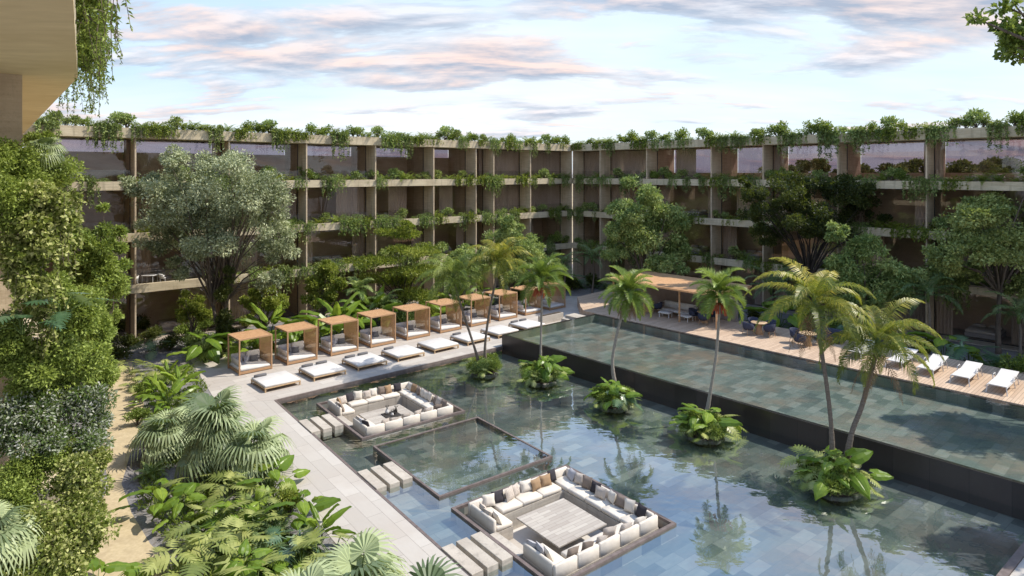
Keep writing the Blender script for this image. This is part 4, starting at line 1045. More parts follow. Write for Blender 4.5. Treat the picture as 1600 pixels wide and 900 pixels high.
islandpalm('straight thin palm with red fruit on the second island from the left', (845, 588), [(845, 545), (846, 495), (847, 440)], nfr=26, Ln=1.95, leaf='L_foxtail', ll=.55, lw=.034, droop=1.5, el=(-.25, 1.35), r0=.085, vee=.7, bark='bark_lite', fruit=True, ldroop=-.1, nl=56)
islandpalm('palm with bushy upright crown and dry fronds, on the third island', (963, 605), [(957, 565), (967, 510), (982, 460)], nfr=30, Ln=1.8, leaf='L_foxtail', ll=.5, lw=.034, droop=1.3, el=(-.5, 1.35), r0=.11, vee=.6, bark='bark_lite', ldroop=-.05, nl=60, tone=.6, dead=9)
islandpalm('slender leaning palm with bright crown and red fruit on the fourth island', (1103, 648), [(1112, 600), (1120, 545), (1125, 462)], nfr=28, Ln=1.65, leaf='L_foxtail', ll=.5, lw=.032, droop=1.5, el=(-.4, 1.35), r0=.095, vee=.55, bark='bark_lite', fruit=True, ldroop=-.05, nl=60, tone=.55)
islandpalm('nearest island palm, the left one with yellowing arched fronds', (1301, 742), [(1299, 670), (1290, 590), (1272, 478)], nfr=19, Ln=2.75, leaf='L_palmyel', ll=.6, lw=.042, droop=1.75, el=(-.1, 1.25), r0=.11, nl=58, ldroop=-.5, az0=2.2, vee=.45, dead=4)
islandpalm('nearest island palm, the right one bending right with wide fronds', (1318, 745), [(1330, 680), (1348, 630), (1372, 540)], nfr=20, Ln=2.85, leaf='L_palmyel', ll=.62, lw=.042, droop=1.8, el=(-.15, 1.2), r0=.125, nl=60, ldroop=-.55, az0=.3, vee=.45, dead=4)
def gpalm(label, px, py, Y, top_py, **k):
    base = Vector(((px - 800) / 1000 * Y, Y, 0)); d = dict(nfr=12, Ln=2.2, leaf='L_blue', ll=.6, lw=.06, droop=1.5, el=(.1, 1.25), r0=.1, nl=26, name='garden_palm'); d.update(k)
    palm(label, base, [(px, py), (px + 3, (py + top_py) / 2), (px, top_py)], Y, **d)
gpalm('dark blue green palm at the foot of the inner corner, left one', 880, 445, 64, 415)
gpalm('dark blue green palm at the foot of the inner corner, right one', 925, 445, 64, 405)
gpalm('dark palm behind the right end of the pavilion', 1205, 500, 51, 452, Ln=2.6, nfr=14)
gpalm('dark palm low in the garden between pavilion and pale green tree', 1245, 510, 49, 470, Ln=2.4)
gpalm('arching dark palm before the right wing left of the straight trunk', 1450, 530, 42.5, 462, Ln=2.5, nfr=13)
gpalm('dark palm at the right edge under the broad tree', 1592, 560, 40, 495, Ln=2.2)
gpalm('green palm clump behind the fourth cabana', 600, 510, 50, 478, Ln=1.8, leaf='L_soft', tone=.4)
gpalm('feathery palm behind the cabanas near the tiered tree', 690, 480, 54, 430, Ln=2.4, leaf='L_palm', tone=.45)
gpalm('feathery palm left of the twin palms, close to the left wing', 560, 500, 50, 455, Ln=1.7, leaf='L_soft', tone=.4)

# ---- broad leaved plants
def frame_of(f, roll=0.0):
    f = f / np.linalg.norm(f); s_ = np.cross(f, np.array([0, 0, 1.0])); s_ = s_ / (np.linalg.norm(s_) + 1e-9); n_ = np.cross(s_, f)
    c, q = math.cos(roll), math.sin(roll); return f, s_ * c + n_ * q, n_ * c - s_ * q
def ear_leaf(lm, o, f, L, Wd, tone, roll=0.0, droop=.5):
    f, s_, n_ = frame_of(np.array(f, float), roll)
    t = np.array([-.22, -.1, .08, .28, .5, .7, .88, 1.0]); wv = np.array([.35, .85, 1.0, .97, .8, .55, .25, .02])
    u = np.array([-1, -.6, -.15, 0, .15, .6, 1.0])
    T, U = np.meshgrid(t, u, indexing='ij'); Wm = wv[:, None] * np.abs(U) * np.sign(U)
    back = np.where(T < 0, np.abs(U) * 1.0, 1)  # heart notch
    Tt = np.where(T < 0, T * np.clip(np.abs(U) * 1.6, 0, 1), T)
    wav = .035 * np.sin(T * 14 + U * 3) * np.abs(U)
    Z = .16 * np.abs(U) * 1.0 - .16 * U ** 2 - droop * .45 * np.clip(Tt, 0, 1) ** 2 + wav - .10 * np.abs(U) ** 3
    G_ = np.array(o) + Tt[..., None] * L * f + (Wm * Wd / 2)[..., None] * s_ + (Z * L)[..., None] * n_
    a, b = T.shape; tn = tone + rng.normal() * .04 + np.zeros((a - 1, b - 1)); tn[:, 2:4] += .16; tn[1::2] += .05
    lm.grid(G_, tn.ravel())
def mon_leaf(lm, o, f, L, Wd, tone, roll=0.0, droop=.5, nf=7):
    f, s_, n_ = frame_of(np.array(f, float), roll); o = np.array(o)
    tt = np.linspace(-.02, .93, nf + 1)
    def wf(t): return Wd / 2 * (np.sin(np.pi * np.clip(.16 + .84 * t, 0, 1) ** .85) ** .6 + .03)
    def pt(t, w, zz_=0.0): return o + f * (t * L) + s_ * w + n_ * (-droop * .4 * max(t, 0) ** 2 * L - abs(w) * .22 * (abs(w) / (Wd / 2)) + abs(w) * .12 + zz_)
    Q = []; R_l = []
    for sd in (-1, 1):
        for i in range(nf):
            a, b = tt[i], tt[i + 1]; m = (a + b) / 2; sw = .30 * (0.4 - m) * -1  # sweep to tip
            w1 = wf(m) * .42; w2 = wf(m) * .8; w3 = wf(m) * 1.0; h = (b - a); fw = .06 + .16 * m - (.22 if i == 0 else 0)
            A0, B0 = pt(a, 0), pt(b, 0); A1, B1 = pt(a + fw * .4, sd * w1), pt(b + fw * .4 - h * .06, sd * w1)
            A2, B2 = pt(a + fw + h * .10, sd * w2), pt(b + fw - h * .22, sd * w2); T1, T2 = pt(m + fw * 1.25 - h * .08, sd * w3), pt(m + fw * 1.25 + h * .08, sd * w3)
            Q += [[A0, B0, B1, A1], [A1, B1, B2, A2], [A2, B2, T2, T1]]; v = rng.normal() * .05
            R_l += [tone + .14 + v, tone + v, tone + .03 + v]
    e = pt(.93, 0); Q.append([pt(.9, -.05 * Wd), e, pt(.9, .05 * Wd), pt(1.06, 0)]); R_l.append(tone)
    lm.quads(np.array(Q), np.array(R_l))
def fan_leaf(lm, o, f, R_, tone, nseg=28, arc=5.0, droop=.35, roll=0.0):
    f, s_, n_ = frame_of(np.array(f, float), roll); o = np.array(o); Q = []; R_l = []
    for k in range(nseg):
        a = -arc / 2 + arc * (k + .5) / nseg; da = arc / nseg * .5
        L_ = R_ * (1 - .12 * abs(a) / (arc / 2)) * rng.uniform(.93, 1.04)
        def pt(r, aa, z): return o + (f * math.cos(aa) + s_ * math.sin(aa)) * r + n_ * z
        r1 = L_ * .52; z1 = .04 * L_; fold = .03 * L_ * (1 if k % 2 else -1)
        z2 = -droop * .28 * L_ ; zt = -droop * .75 * L_ * rng.uniform(.7, 1.3)
        Q.append([pt(.02, a - da, 0), pt(.02, a + da, 0), pt(r1, a + da, z1 - fold), pt(r1, a - da, z1 + fold)])
        dn = np.array([0, 0, -1.0]) * droop * .12 * L_
        Q.append([pt(r1, a - da, z1 + fold), pt(r1, a + da, z1 - fold), pt(L_ * .8, a + da * .42, z2) + dn, pt(L_ * .8, a - da * .42, z2) + dn])
        Q.append([pt(L_ * .8, a - da * .42, z2) + dn, pt(L_ * .8, a + da * .42, z2) + dn, pt(L_, a + da * .08, zt) + dn * 3.0, pt(L_, a - da * .08, zt) + dn * 3.0])
        v = rng.normal() * .06 + (.08 if k % 2 else -.05); R_l += [tone + v, tone + v + .03, tone + v + .12]
    lm.quads(np.array(Q), np.array(R_l))
def plant(kind, name, cat, n_leaf, size, hgt, leafm, seed, tone=.5, spread=1.0):
    global rng
    rng = np.random.default_rng(seed)
    t = thing(name, name, cat); lm = LM(); st = MB()
    for k in range(n_leaf):
        az = k * 2.39996 + rng.uniform(-.3, .3); g = (k + .6) / n_leaf
        hz = np.array([math.cos(az), math.sin(az), 0]); r = spread * size * (.25 + .95 * g) * rng.uniform(.8, 1.2); z = hgt * (1.05 - .65 * g) * rng.uniform(.85, 1.15)
        e = hz * r + np.array([0, 0, z]); st.tube([(hz[0] * .04, hz[1] * .04, -.05), tuple(hz * r * .35 + np.array([0, 0, z * .62])), tuple(e)], [.022 * size, .016 * size, .010 * size], 5, False)
        s_ = size * rng.uniform(.75, 1.15); tn = tone + rng.normal() * .2
        if kind == 'ear': ear_leaf(lm, e, hz + np.array([0, 0, rng.uniform(-.3, .7) - .5 * g]), s_ * .85, s_ * .68, tn, rng.uniform(-.5, .5), rng.uniform(.3, .9))
        elif kind == 'banana': ear_leaf(lm, e, hz * .8 + np.array([0, 0, rng.uniform(.5, 1.3) - .6 * g]), s_ * 1.25, s_ * .45, tn, rng.uniform(-.5, .5), rng.uniform(.4, 1.0))
        elif kind == 'mon': mon_leaf(lm, e, hz + np.array([0, 0, rng.uniform(-.5, .3)]), s_ * .85, s_ * .78, tn, rng.uniform(-.4, .4), rng.uniform(.3, .8))
        elif kind == 'fan': fan_leaf(lm, e, hz * 1.0 + np.array([0, 0, .9 - 1.5 * g + rng.uniform(-.15, .15)]), s_ * .95, tn, droop=.25 + .55 * g, roll=rng.uniform(-.3, .3))
    st.build('stalks', M['stemgreen'], t); lm.build('leaves', M[leafm], t); return reg(t)
def bush(name, cat, n_, r, h, L, Wd, leafm, seed, tone=.5, clumps=9, droop=.1, blades=0):
    global rng
    rng = np.random.default_rng(seed); t = thing(name, name, cat); lm = LM(); st = MB()
    for k in range(clumps):
        a = rng.uniform(0, 6.28); q = rng.uniform(0, .75); c = np.array([math.cos(a) * r * q, math.sin(a) * r * q, h * rng.uniform(.35, .78)])
        clump(lm, c, r * rng.uniform(.32, .5), n_ // clumps, L, Wd, droop, tone + rng.normal() * .1)
        st.tube([(0, 0, -.05), tuple(c * .5 + np.array([0, 0, -.02])), tuple(c)], [.03, .02, .01], 5, False)
    if blades:
        az = rng.uniform(0, 6.28, blades); D = np.stack([np.cos(az), np.sin(az), rng.uniform(.4, 1.6, blades)], 1)
        diamonds(lm, np.stack([np.cos(az) * .1 * r, np.sin(az) * .1 * r, np.zeros(blades)], 1), D, rng.uniform(.5, 1.0, blades) * h * 1.3, .05, tone + rng.normal(size=blades) * .15)
    st.build('stems', M['bark'], t); lm.build('foliage', M[leafm], t); return reg(t)
def fernp(name, cat, nfr, Ln, leafm, seed, ll=.16, lw=.035, droop=1.3, tone=.5, el=(.2, 1.2)):
    global rng
    rng = np.random.default_rng(seed); t = thing(name, name, cat); lm = LM(); st = MB()
    for k in range(nfr):
        g = (k + .5) / nfr; frond(lm, (0, 0, .03), k * 2.39996, el[1] + (el[0] - el[1]) * g, Ln * rng.uniform(.8, 1.15), droop * rng.uniform(.8, 1.2), ll, 20, lw, tone + rng.normal() * .1, .15, -.2, .008)
    st.lathe([(.0, .08), (.05, .05), (.06, -.05)], n=8); st.build('crown_base', M['bark'], t); lm.build('fronds', M[leafm], t); return reg(t)
def trailing(name, cat, nst, drop, leafm, seed, L=.10, Wd=.05, out=.35, dome=120, tone=.5):
    """low mound with strands falling over the edge on the -y side"""
    global rng
    rng = np.random.default_rng(seed); t = thing(name, name, cat); lm = LM(); st = MB()
    clump(lm, (0, 0, .16), (.42, .3, .22), dome, L, Wd, .2, tone)
    for k in range(nst):
        x = rng.uniform(-.5, .5); dl = drop * rng.uniform(.35, 1.1); oy = -out * rng.uniform(.75, 1.25)
        ctr = [np.array([x * .6, 0, .1]), np.array([x * .9, oy * .8, .16]), np.array([x, oy, -.1]), np.array([x + rng.uniform(-.08, .08), oy * 1.05, -dl])]
        st.tube([tuple(c) for c in ctr], [.008, .007, .006, .004], 4, False)
        m = int(14 + 22 * dl); u = rng.random(m) * (len(ctr) - 1); i = np.minimum(u.astype(int), 2); f = (u - i)[:, None]; C_ = np.array(ctr)
        pp = C_[i] * (1 - f) + C_[i + 1] * f; D = rng.normal(size=(m, 3)) * .6; D[:, 2] -= .6; D[:, 1] -= .2
        diamonds(lm, pp, D, L * rng.uniform(.8, 1.5, m), Wd * 1.1, tone + rng.normal(size=m) * .18)
    st.build('stems', M['stemgreen'], t); lm.build('foliage', M[leafm], t); return reg(t)

PR = {}
PR['ear1'] = plant('ear', 'elephant_ear', 'plant', 11, 1.0, 1.25, 'L_ear', 11, .55)
PR['ear2'] = plant('ear', 'elephant_ear', 'plant', 8, 1.15, 1.4, 'L_ear', 12, .45)
PR['ban'] = plant('banana', 'banana_plant', 'plant', 10, 1.0, 1.3, 'L_ear', 13, .5, .7)
PR['mon1'] = plant('mon', 'monstera', 'plant', 13, .95, .95, 'L_mon', 14, .55)
PR['mon2'] = plant('mon', 'monstera', 'plant', 10, 1.05, 1.1, 'L_mon', 15, .4)
PR['mond'] = plant('mon', 'dark_monstera', 'plant', 10, 1.0, 1.0, 'L_mondark', 16, .5)
PR['fan1'] = plant('fan', 'fan_palm', 'fan palm', 26, 1.05, 2.6, 'L_fan', 17, .62, .72)
PR['fan2'] = plant('fan', 'fan_palm', 'fan palm', 16, 1.05, 1.7, 'L_fan', 18, .62, .75)
PR['fern'] = fernp('fern', 'fern', 22, 1.0, 'L_soft', 19, .2, .04)
PR['fernd'] = fernp('dark_fern', 'fern', 22, 1.2, 'L_blue', 20, .24, .045)
PR['bgreen'] = bush('leafy_bush', 'bush', 1500, .75, 1.1, .13, .06, 'L_green', 21, .55)
PR['blime'] = bush('bright_bush', 'bush', 1400, .75, 1.0, .13, .06, 'L_lime', 22, .5)
PR['bdark'] = bush('dark_bush', 'bush', 1500, .9, 1.1, .15, .07, 'L_dark', 23, .6)
PR['bsoft'] = bush('soft_bush', 'bush', 1200, .7, 1.0, .17, .06, 'L_soft', 24, .5, blades=40)

PCOUNT = {}
def put(key, px, py, label, sc=1.0, z=0.0, rz=None, group='garden plants'):
    edge = 462 + (py - 772) * .95
    if group == 'plants of the front bed' and py < 960 and key != 'fan2' and px > edge - 36: px = edge - 36
    rr = random.Random(int(px * 13 + py * 7))
    v = G(px, py, z); return place(PR[key], v, rr.uniform(0, 6.28) if rz is None else rz, label, group, sc * rr.uniform(.8, 1.02) * (.82 if key in ('ear1', 'ear2', 'ban') else .92 if key[:3] == 'mon' else 1.0))
# foreground bed between sand path and walkway
fore = [
 ('fan1', 338, 742, 1.0, 'tall fan palm with many pleated leaves in the middle of the front bed'),
 ('fan2', 262, 712, 1.0, 'smaller fan palm overhanging the sand path, left of the tall one'),
 ('fan2', 400, 742, 1.1, 'pale fan palm spreading towards the walkway, right of the tall one'),
 ('fan2', 300, 700, .9, 'fan palm behind the tall one, at the bend of the path'),
 ('fan2', 560, 985, 1.25, 'big fan palm at the bottom middle, its leaf over the walkway corner'),
 ('fan2', 655, 1040, 1.2, 'fan palm at the bottom, right of the biggest bottom one'),
 ('fan2', 470, 1030, 1.0, 'fan palm at the bottom, left of the biggest bottom one'),
 ('ban', 262, 640, 1.0, 'glossy broad leaved plant at the top of the front bed by the deck corner'),
 ('ban', 300, 618, .95, 'glossy broad leaved plant touching the corner of the walkway'),
 ('ear1', 232, 640, .8, 'elephant ear beside the gravel at the top of the front bed'),
 ('ear2', 248, 800, .95, 'elephant ear leaning over the sand path in the middle'),
 ('ear1', 285, 812, .85, 'elephant ear under the tall fan palm'),
 ('ear2', 478, 820, .95, 'upright elephant ear touching the left side of the walkway'),
 ('ear1', 420, 930, .9, 'elephant ear with round bright leaf in front of the walkway'),
 ('ear2', 150, 945, 1.15, 'huge leaved elephant ear at the bottom end of the sand path'),
 ('ear1', 205, 990, .9, 'elephant ear at the bottom, right of the huge leaved one'),
 ('mon1', 245, 590, .95, 'pale monstera at the far end of the gravel'),
 ('mon2', 205, 585, .9, 'monstera at the far left of the gravel under the hedge'),
 ('mon1', 335, 840, 1.0, 'yellow monstera in the middle of the bottom bed'),
 ('mon1', 372, 880, 1.0, 'monstera with split leaves right of the gravel bend'),
 ('mon2', 320, 905, 1.0, 'monstera casting a shadow on the sand at the bottom'),
 ('mon1', 425, 800, .85, 'yellow monstera at the walkway edge below the pale fan palm'),
 ('mon1', 470, 905, .9, 'monstera beside the walkway, right of the round leaved elephant ear'),
 ('mon2', 395, 960, 1.0, 'monstera at the bottom edge, left of the middle'),
 ('mon1', 500, 985, .9, 'monstera at the bottom between two fan palms'),
 ('mon2', 300, 985, .95, 'monstera cropped by the bottom edge beside the path'),
 ('mon1', 352, 790, .9, 'monstera below the tall fan palm trunk'),
 ('mond', 450, 865, .9, 'blue green monstera behind the round leaved elephant ear'),
 ('fernd', 430, 840, .9, 'blue green fern in the middle of the bottom bed'),
 ('fernd', 408, 880, .9, 'blue green fern right of the yellow monstera'),
 ('fernd', 470, 870, .7, 'blue green fern touching the walkway edge'),
 ('fern', 395, 800, .9, 'soft green fern between fan palm and walkway'),
 ('fern', 350, 935, 1.0, 'soft green fern beside the bottom monsteras'),
 ('fern', 540, 930, .8, 'soft green fern at the walkway, lower part of the bed'),
 ('fern', 290, 660, .9, 'soft green fern at the deck side below the glossy plants'),
 ('bgreen', 225, 622, .8, 'small green bush at the far side of the gravel'),
 ('bsoft', 455, 940, .9, 'soft bush near the bottom edge of the bed'),
 ('bsoft', 360, 700, .8, 'soft bush hidden between fan palms'),
 ('blime', 560, 1000, .8, 'yellow green bush at the bottom edge'),
 ('fern', 250, 960, .8, 'small fern standing in the sand path curve at the bottom'),
]
extra = [('mon1', 300, 770), ('bsoft', 330, 755), ('mon2', 380, 770), ('ear1', 360, 830), ('fern', 310, 860), ('mon1', 345, 870), ('ear2', 440, 770), ('mon1', 400, 845), ('ban', 505, 850), ('mon2', 520, 890), ('fernd', 500, 930), ('ear1', 380, 920), ('mon1', 450, 960), ('blime', 330, 960), ('mon1', 270, 905), ('bgreen', 240, 690), ('ear1', 258, 665), ('mon1', 225, 605), ('ban', 330, 600), ('mon2', 280, 600), ('bsoft', 320, 650), ('mon1', 430, 700), ('fern', 415, 680), ('ear1', 560, 940), ('mon2', 590, 960), ('blime', 490, 800), ('bgreen', 215, 665), ('fern', 235, 745), ('mon1', 660, 1040), ('ban', 240, 625)]
enam = {'mon1': 'pale monstera', 'mon2': 'monstera', 'bsoft': 'soft bush', 'ear1': 'elephant ear', 'ear2': 'upright elephant ear', 'fern': 'soft fern', 'fernd': 'blue green fern', 'ban': 'glossy plant', 'blime': 'yellow green bush', 'bgreen': 'green bush'}
eo = sorted(range(len(extra)), key=lambda i: extra[i][2])
for r_i, i in enumerate(eo):
    key, px, py = extra[i]; side = 'path side' if px < 300 + (py - 700) * .35 else 'walkway side' if px > 400 + (py - 700) * .4 else 'middle'
    fore.append((key, px, py, .9, '%s on the %s of the front bed, %s from the far end' % (enam[key], side, nth(r_i + 1))))
for k, px, py, s_, lab in fore: put(k, px, py, lab, s_, group='plants of the front bed')
# garden strip between hedge and left wing
strip = [('bdark', 200, 545), ('bdark', 235, 535), ('bdark', 265, 548), ('bgreen', 290, 530), ('mond', 240, 552), ('bsoft', 300, 545), ('bdark', 180, 565), ('bgreen', 320, 520), ('blime', 385, 512), ('bsoft', 330, 545), ('fern', 310, 555), ('mon2', 350, 545), ('bdark', 360, 530), ('bgreen', 195, 520), ('bdark', 225, 515)]
for k, (key, px, py) in enumerate(strip):
    put(key, px, py, '%s under the left wing, %s from the left of the shaded garden strip' % ({'bdark': 'dark bush', 'bgreen': 'green bush', 'mond': 'dark monstera', 'bsoft': 'soft bush', 'blime': 'bright bush', 'fern': 'fern', 'mon2': 'monstera'}[key], nth(sorted(range(len(strip)), key=lambda i: strip[i][1]).index(k) + 1)), 1.15, group='plants under the left wing')
# row behind the cabanas
names = {'ear1': 'elephant ear', 'ear2': 'upright elephant ear', 'ban': 'tall glossy leaved plant', 'bgreen': 'green bush', 'blime': 'yellow green bush', 'bsoft': 'soft bush', 'mon1': 'pale monstera', 'fern': 'fern', 'bdark': 'dark bush', 'fernd': 'dark fern', 'mond': 'dark monstera', 'mon2': 'monstera'}
seq = ['ear1', 'mon1', 'ear2', 'blime', 'ban', 'ear1', 'bsoft', 'ear2', 'ban', 'ear1', 'bgreen', 'ban', 'ear2', 'bsoft', 'blime', 'ear1', 'bgreen', 'bsoft', 'ban', 'bgreen', 'blime', 'bsoft', 'ear2', 'bgreen', 'bdark', 'bsoft', 'bgreen']
rr = random.Random(3)
for k, key in enumerate(seq):
    q = cab0 + cabdir * (-1.6 + k * 1.13) + Vector((-cabdir.y, cabdir.x)) * (3.0 + rr.uniform(-.3, 1.4))
    place(PR[key], (q.x, q.y, 0), rr.uniform(0, 6.28), '%s in the row behind the cabanas, %s plant from the left' % (names[key], nth(k + 1)), 'plants behind the cabanas', rr.uniform(1.15, 1.5))
# far corner and right garden
q0_ = [('bdark', 890, 452), ('fernd', 905, 450), ('bgreen', 872, 452), ('bdark', 930, 449), ('fernd', 948, 452), ('bdark', 965, 455), ('bgreen', 985, 450), ('bdark', 1005, 448), ('ear2', 885, 446), ('mond', 918, 447)]
for k, (key, px, py) in enumerate(q0_):
    put(key, px, py, '%s at the shaded far corner, %s from the left' % (names[key], nth(sorted(range(len(q0_)), key=lambda i: q0_[i][1]).index(k) + 1)), 1.4, group='plants of the far corner')
seqr = ['bdark', 'fernd', 'mond', 'bdark', 'ear2', 'fernd', 'bdark', 'bgreen', 'mond', 'ear1', 'fernd', 'bdark', 'ear2', 'mond', 'fernd', 'bgreen', 'bdark', 'ear1', 'fernd', 'bdark', 'mond', 'fernd']
for k, key in enumerate(seqr):
    v = Vector(UP(5.5 + k * 1.35, UPW + 7.5 + rr.uniform(-.5, 1.2)))
    place(PR[key], (v.x, v.y, .25), rr.uniform(0, 6.28), '%s in the garden behind the terrace, %s plant from the pavilion' % (names[key], nth(k + 1)), 'plants behind the terrace', rr.uniform(1.1, 1.5))

# islands
isl = [((757, 580), .95, 'farthest'), ((845, 592), 1.05, 'second farthest'), ((958, 630), .95, 'third farthest'), ((1100, 677), .95, 'second nearest'), ((1302, 758), 1.05, 'nearest')]
ikeys = [['bsoft', 'blime', 'bsoft', 'bgreen', 'fern'], ['ear2', 'bgreen', 'ear1', 'bgreen', 'bsoft', 'fernd', 'bgreen'], ['ear1', 'ear2', 'bgreen', 'bgreen', 'mond', 'bgreen'], ['ear1', 'ear2', 'mon1', 'bgreen', 'mon1', 'bgreen', 'bsoft'], ['ear1', 'ear2', 'mon1', 'bgreen', 'mon1', 'bgreen', 'bsoft', 'mon2', 'bgreen']]
for k, ((px, py), r, w_) in enumerate(isl):
    c = G(px, py, -0.1)
    t = thing('planted_island', 'rough stone edged soil island under palms, %s in the pool' % w_, 'island', (c.x, c.y, 0), 0, 'planted islands in the pool')
    rr = random.Random(k + 40); b = MB(); pl = []
    for i in range(14):
        a = i / 14 * 6.283; q = r * rr.uniform(.62, .8); pl.append((q * math.cos(a), q * math.sin(a)))
    b.prism(pl, ZF - .02, -.04); b.build('soil', M['soil'], t)
    b = MB()
    for i in range(14):
        a = i / 14 * 6.283 + rr.uniform(-.1, .1); q = r * rr.uniform(.72, .82); s_ = rr.uniform(.2, .28)
        b.box((q * math.cos(a), q * math.sin(a), -.22), (s_ * 1.9, s_, .14 + rr.uniform(0, .10)), rz=a + 1.57 + rr.uniform(-.4, .4), bev=.05)
    b.build('edge_stones', M['rock'], t)
    for i, key in enumerate(ikeys[k]):
        a = i * 2.4 + k; q = r * (.25 + .55 * (i / len(ikeys[k]))); 
        place(PR[key], (c.x + q * math.cos(a), c.y + q * math.sin(a), -.05), rr.uniform(0, 6.28), '%s on the %s island, plant %s from the trunk outward' % (names[key], w_, nth(i + 1)), 'plants of the islands', rr.uniform(.68, .85) if 'ear' in key or key == 'ban' else rr.uniform(.62, .85))
    rim = [(math.cos(a) * r * .8, math.sin(a) * r * .8) for a in [j / 9 * 6.283 for j in range(9)]]
    for i, (x, y) in enumerate(rim):
        key = ['bgreen', 'bsoft', 'mon1', 'bgreen', 'mon2'][(i + k) % 5]
        place(PR[key], (c.x + x, c.y + y, -.08), rr.uniform(0, 6.28), '%s at the rim of the %s island, %s clockwise from the right' % (names[key], w_, nth(9 - i)), 'rim plants of the islands', rr.uniform(.55, .72) if key[0] == 'b' else rr.uniform(.45, .58))

# ---- planter plants on the wings
PL = {
 'round_shrub': [bush('round_shrub', 'shrub', 620, .55, .85, .13, .065, 'L_soft', 31, .55, 7), bush('round_shrub', 'shrub', 620, .6, .8, .12, .06, 'L_green', 32, .62, 7), bush('round_shrub', 'shrub', 560, .5, .7, .13, .06, 'L_right', 37, .6, 6)],
 'feathery_plant': [fernp('feathery_plant', 'plant', 18, .8, 'L_green', 33, .15, .03, 1.0, .6), fernp('feathery_plant', 'plant', 16, .75, 'L_lime', 34, .15, .03, 1.2, .5)],
 'trailing_plant': [trailing('trailing_plant', 'trailing plant', 16, .75, 'L_soft', 35, .11, .05), trailing('trailing_plant', 'trailing plant', 22, 1.15, 'L_right', 36, .12, .055, dome=200), trailing('trailing_plant', 'trailing plant', 20, .45, 'L_lime', 38, .10, .05)],
}
adj = {'round_shrub': 'rounded leafy shrub', 'feathery_plant': 'feathery green plant', 'trailing_plant': 'trailing green plant'}
rr = random.Random(11)
def facade_plants(wname, C_, u_, n_, length, lev, step, d0, start=0.3, gaps=()):
    s_ = start; k = 0; z = 15.08 if lev == 4 else 3.6 * lev + .52
    ang = math.atan2(-n_.x, n_.y) + math.pi        # local -y faces the court
    while s_ < length:
        if any(a < s_ < b_ for a, b_ in gaps): s_ += step; continue
        kind = rr.choices(['round_shrub', 'feathery_plant', 'trailing_plant'], [4, 3, 5] if lev == 4 else [3, 3, 5])[0]
        pr_ = rr.choice(PL[kind]); k += 1
        dd = d0 + (rr.uniform(-.12, .12)) - (.1 if kind == 'trailing_plant' else -.15)
        v = C_ + u_ * s_ - n_ * dd
        sc_ = rr.choice([rr.uniform(.5, .85), rr.uniform(.85, 1.3), rr.uniform(.8, 1.1)]) * (1.4 if lev == 4 else 1.35)
        place(pr_, (v.x, v.y, z), ang + rr.uniform(-.15, .15) if kind == 'trailing_plant' else rr.uniform(0, 6.28),
              '%s, %s wing, %s, %s plant from the inner corner' % (adj[kind], wname, {4: 'roof edge', 3: 'top balcony edge', 2: 'third floor edge', 1: 'second floor edge'}[lev], nth(k)), 'planter plants of the hotel wings', sc_)
        s_ += step * rr.uniform(.7, 1.3)
facade_plants('left', CW, uL, nL, 48.5, 4, .47, .35)
facade_plants('right', CW, uR, nR, 44, 4, .47, .35)
for lev, st_ in ((3, .74), (2, .74), (1, .95)):
    facade_plants('left', CW, uL, nL, 48 if lev > 1 else 38, lev, st_, .42, gaps=[(rr.uniform(8, 30), 31)] if False else ())
    facade_plants('right', CW, uR, nR, 42, lev, st_, .42)

# ---- near wing greenery, upper left and left edge
def mass(name, label, cat, blobs, leaf, nleaf, L, Wd, droop=-.1, tone=.5, per=15, crad=.46, strands=0, drop=1.0, sq=.9, spread=.22):
    px0, py0, Y0 = blobs[0][:3]; o0 = np.array(P(px0, py0, Y0)); t = thing(name, label, cat, tuple(o0))
    lm = LM(); st = MB(); tot = sum(b_[3] * b_[4] for b_ in blobs); rr_ = np.random.default_rng(abs(int(px0 + py0 * 3)))
    for (px, py, Y, rx, ry) in blobs:
        c = np.array(P(px, py, Y)) - o0; RX = rx * Y / 1000; RZ = ry * Y / 1000; m = max(4, int(per * rx * ry * len(blobs) / tot)); nl = int(nleaf * rx * ry / tot / m)
        prev = (0, 0, 0)
        for k in range(m):
            d = rr_.normal(size=3); d /= np.linalg.norm(d); q = rr_.uniform(.3, 1.0); cc_ = c + d * np.array([RX, RX, RZ]) * q * .75
            clump(lm, cc_, (RX * RZ) ** .5 * crad * rr_.uniform(.7, 1.2), nl, L, Wd, droop, tone + rr_.normal() * .07, sq, spread=spread)
            st.tube([tuple(c - np.array([RX * .3, 0, RZ * .2])), tuple((c + cc_) / 2), tuple(cc_)], [.025, .015, .006], 5, False)
        for k in range(strands):
            a = c + rr_.normal(size=3) * np.array([RX, RX, RZ]) * .45; dl = drop * rr_.uniform(.4, 1.2)
            ctr = np.array([a, a + [rr_.uniform(.0, .3), rr_.uniform(-.2, .2), -.1], a + [rr_.uniform(.05, .3), rr_.uniform(-.2, .2), -dl]])
            st.tube([tuple(x) for x in ctr], [.01, .007, .004], 4, False); mm = int(60 * dl * (.12 / L) ** .5); u = rr_.random(mm) * 2; i = np.minimum(u.astype(int), 1); f = (u - i)[:, None]
            D = rng.normal(size=(mm, 3)) * .6; D[:, 2] -= .7
            diamonds(lm, ctr[i] * (1 - f) + ctr[i + 1] * f, D, L * rng.uniform(.7, 1.3, mm), Wd, tone + rng.normal(size=mm) * spread)
    st.build('stems', M['bark'], t); lm.build('foliage', M[leaf], t); return t
mass('hedge_shrub', 'fine leaved green shrub at the far left under the ochre soffit', 'shrub', [(25, 262, 15, 52, 50), (85, 270, 16, 42, 40), (10, 320, 14, 45, 50), (60, 225, 16, 30, 22), (-30, 250, 14, 50, 60)], 'L_green', 30000, .08, .04, tone=.8)
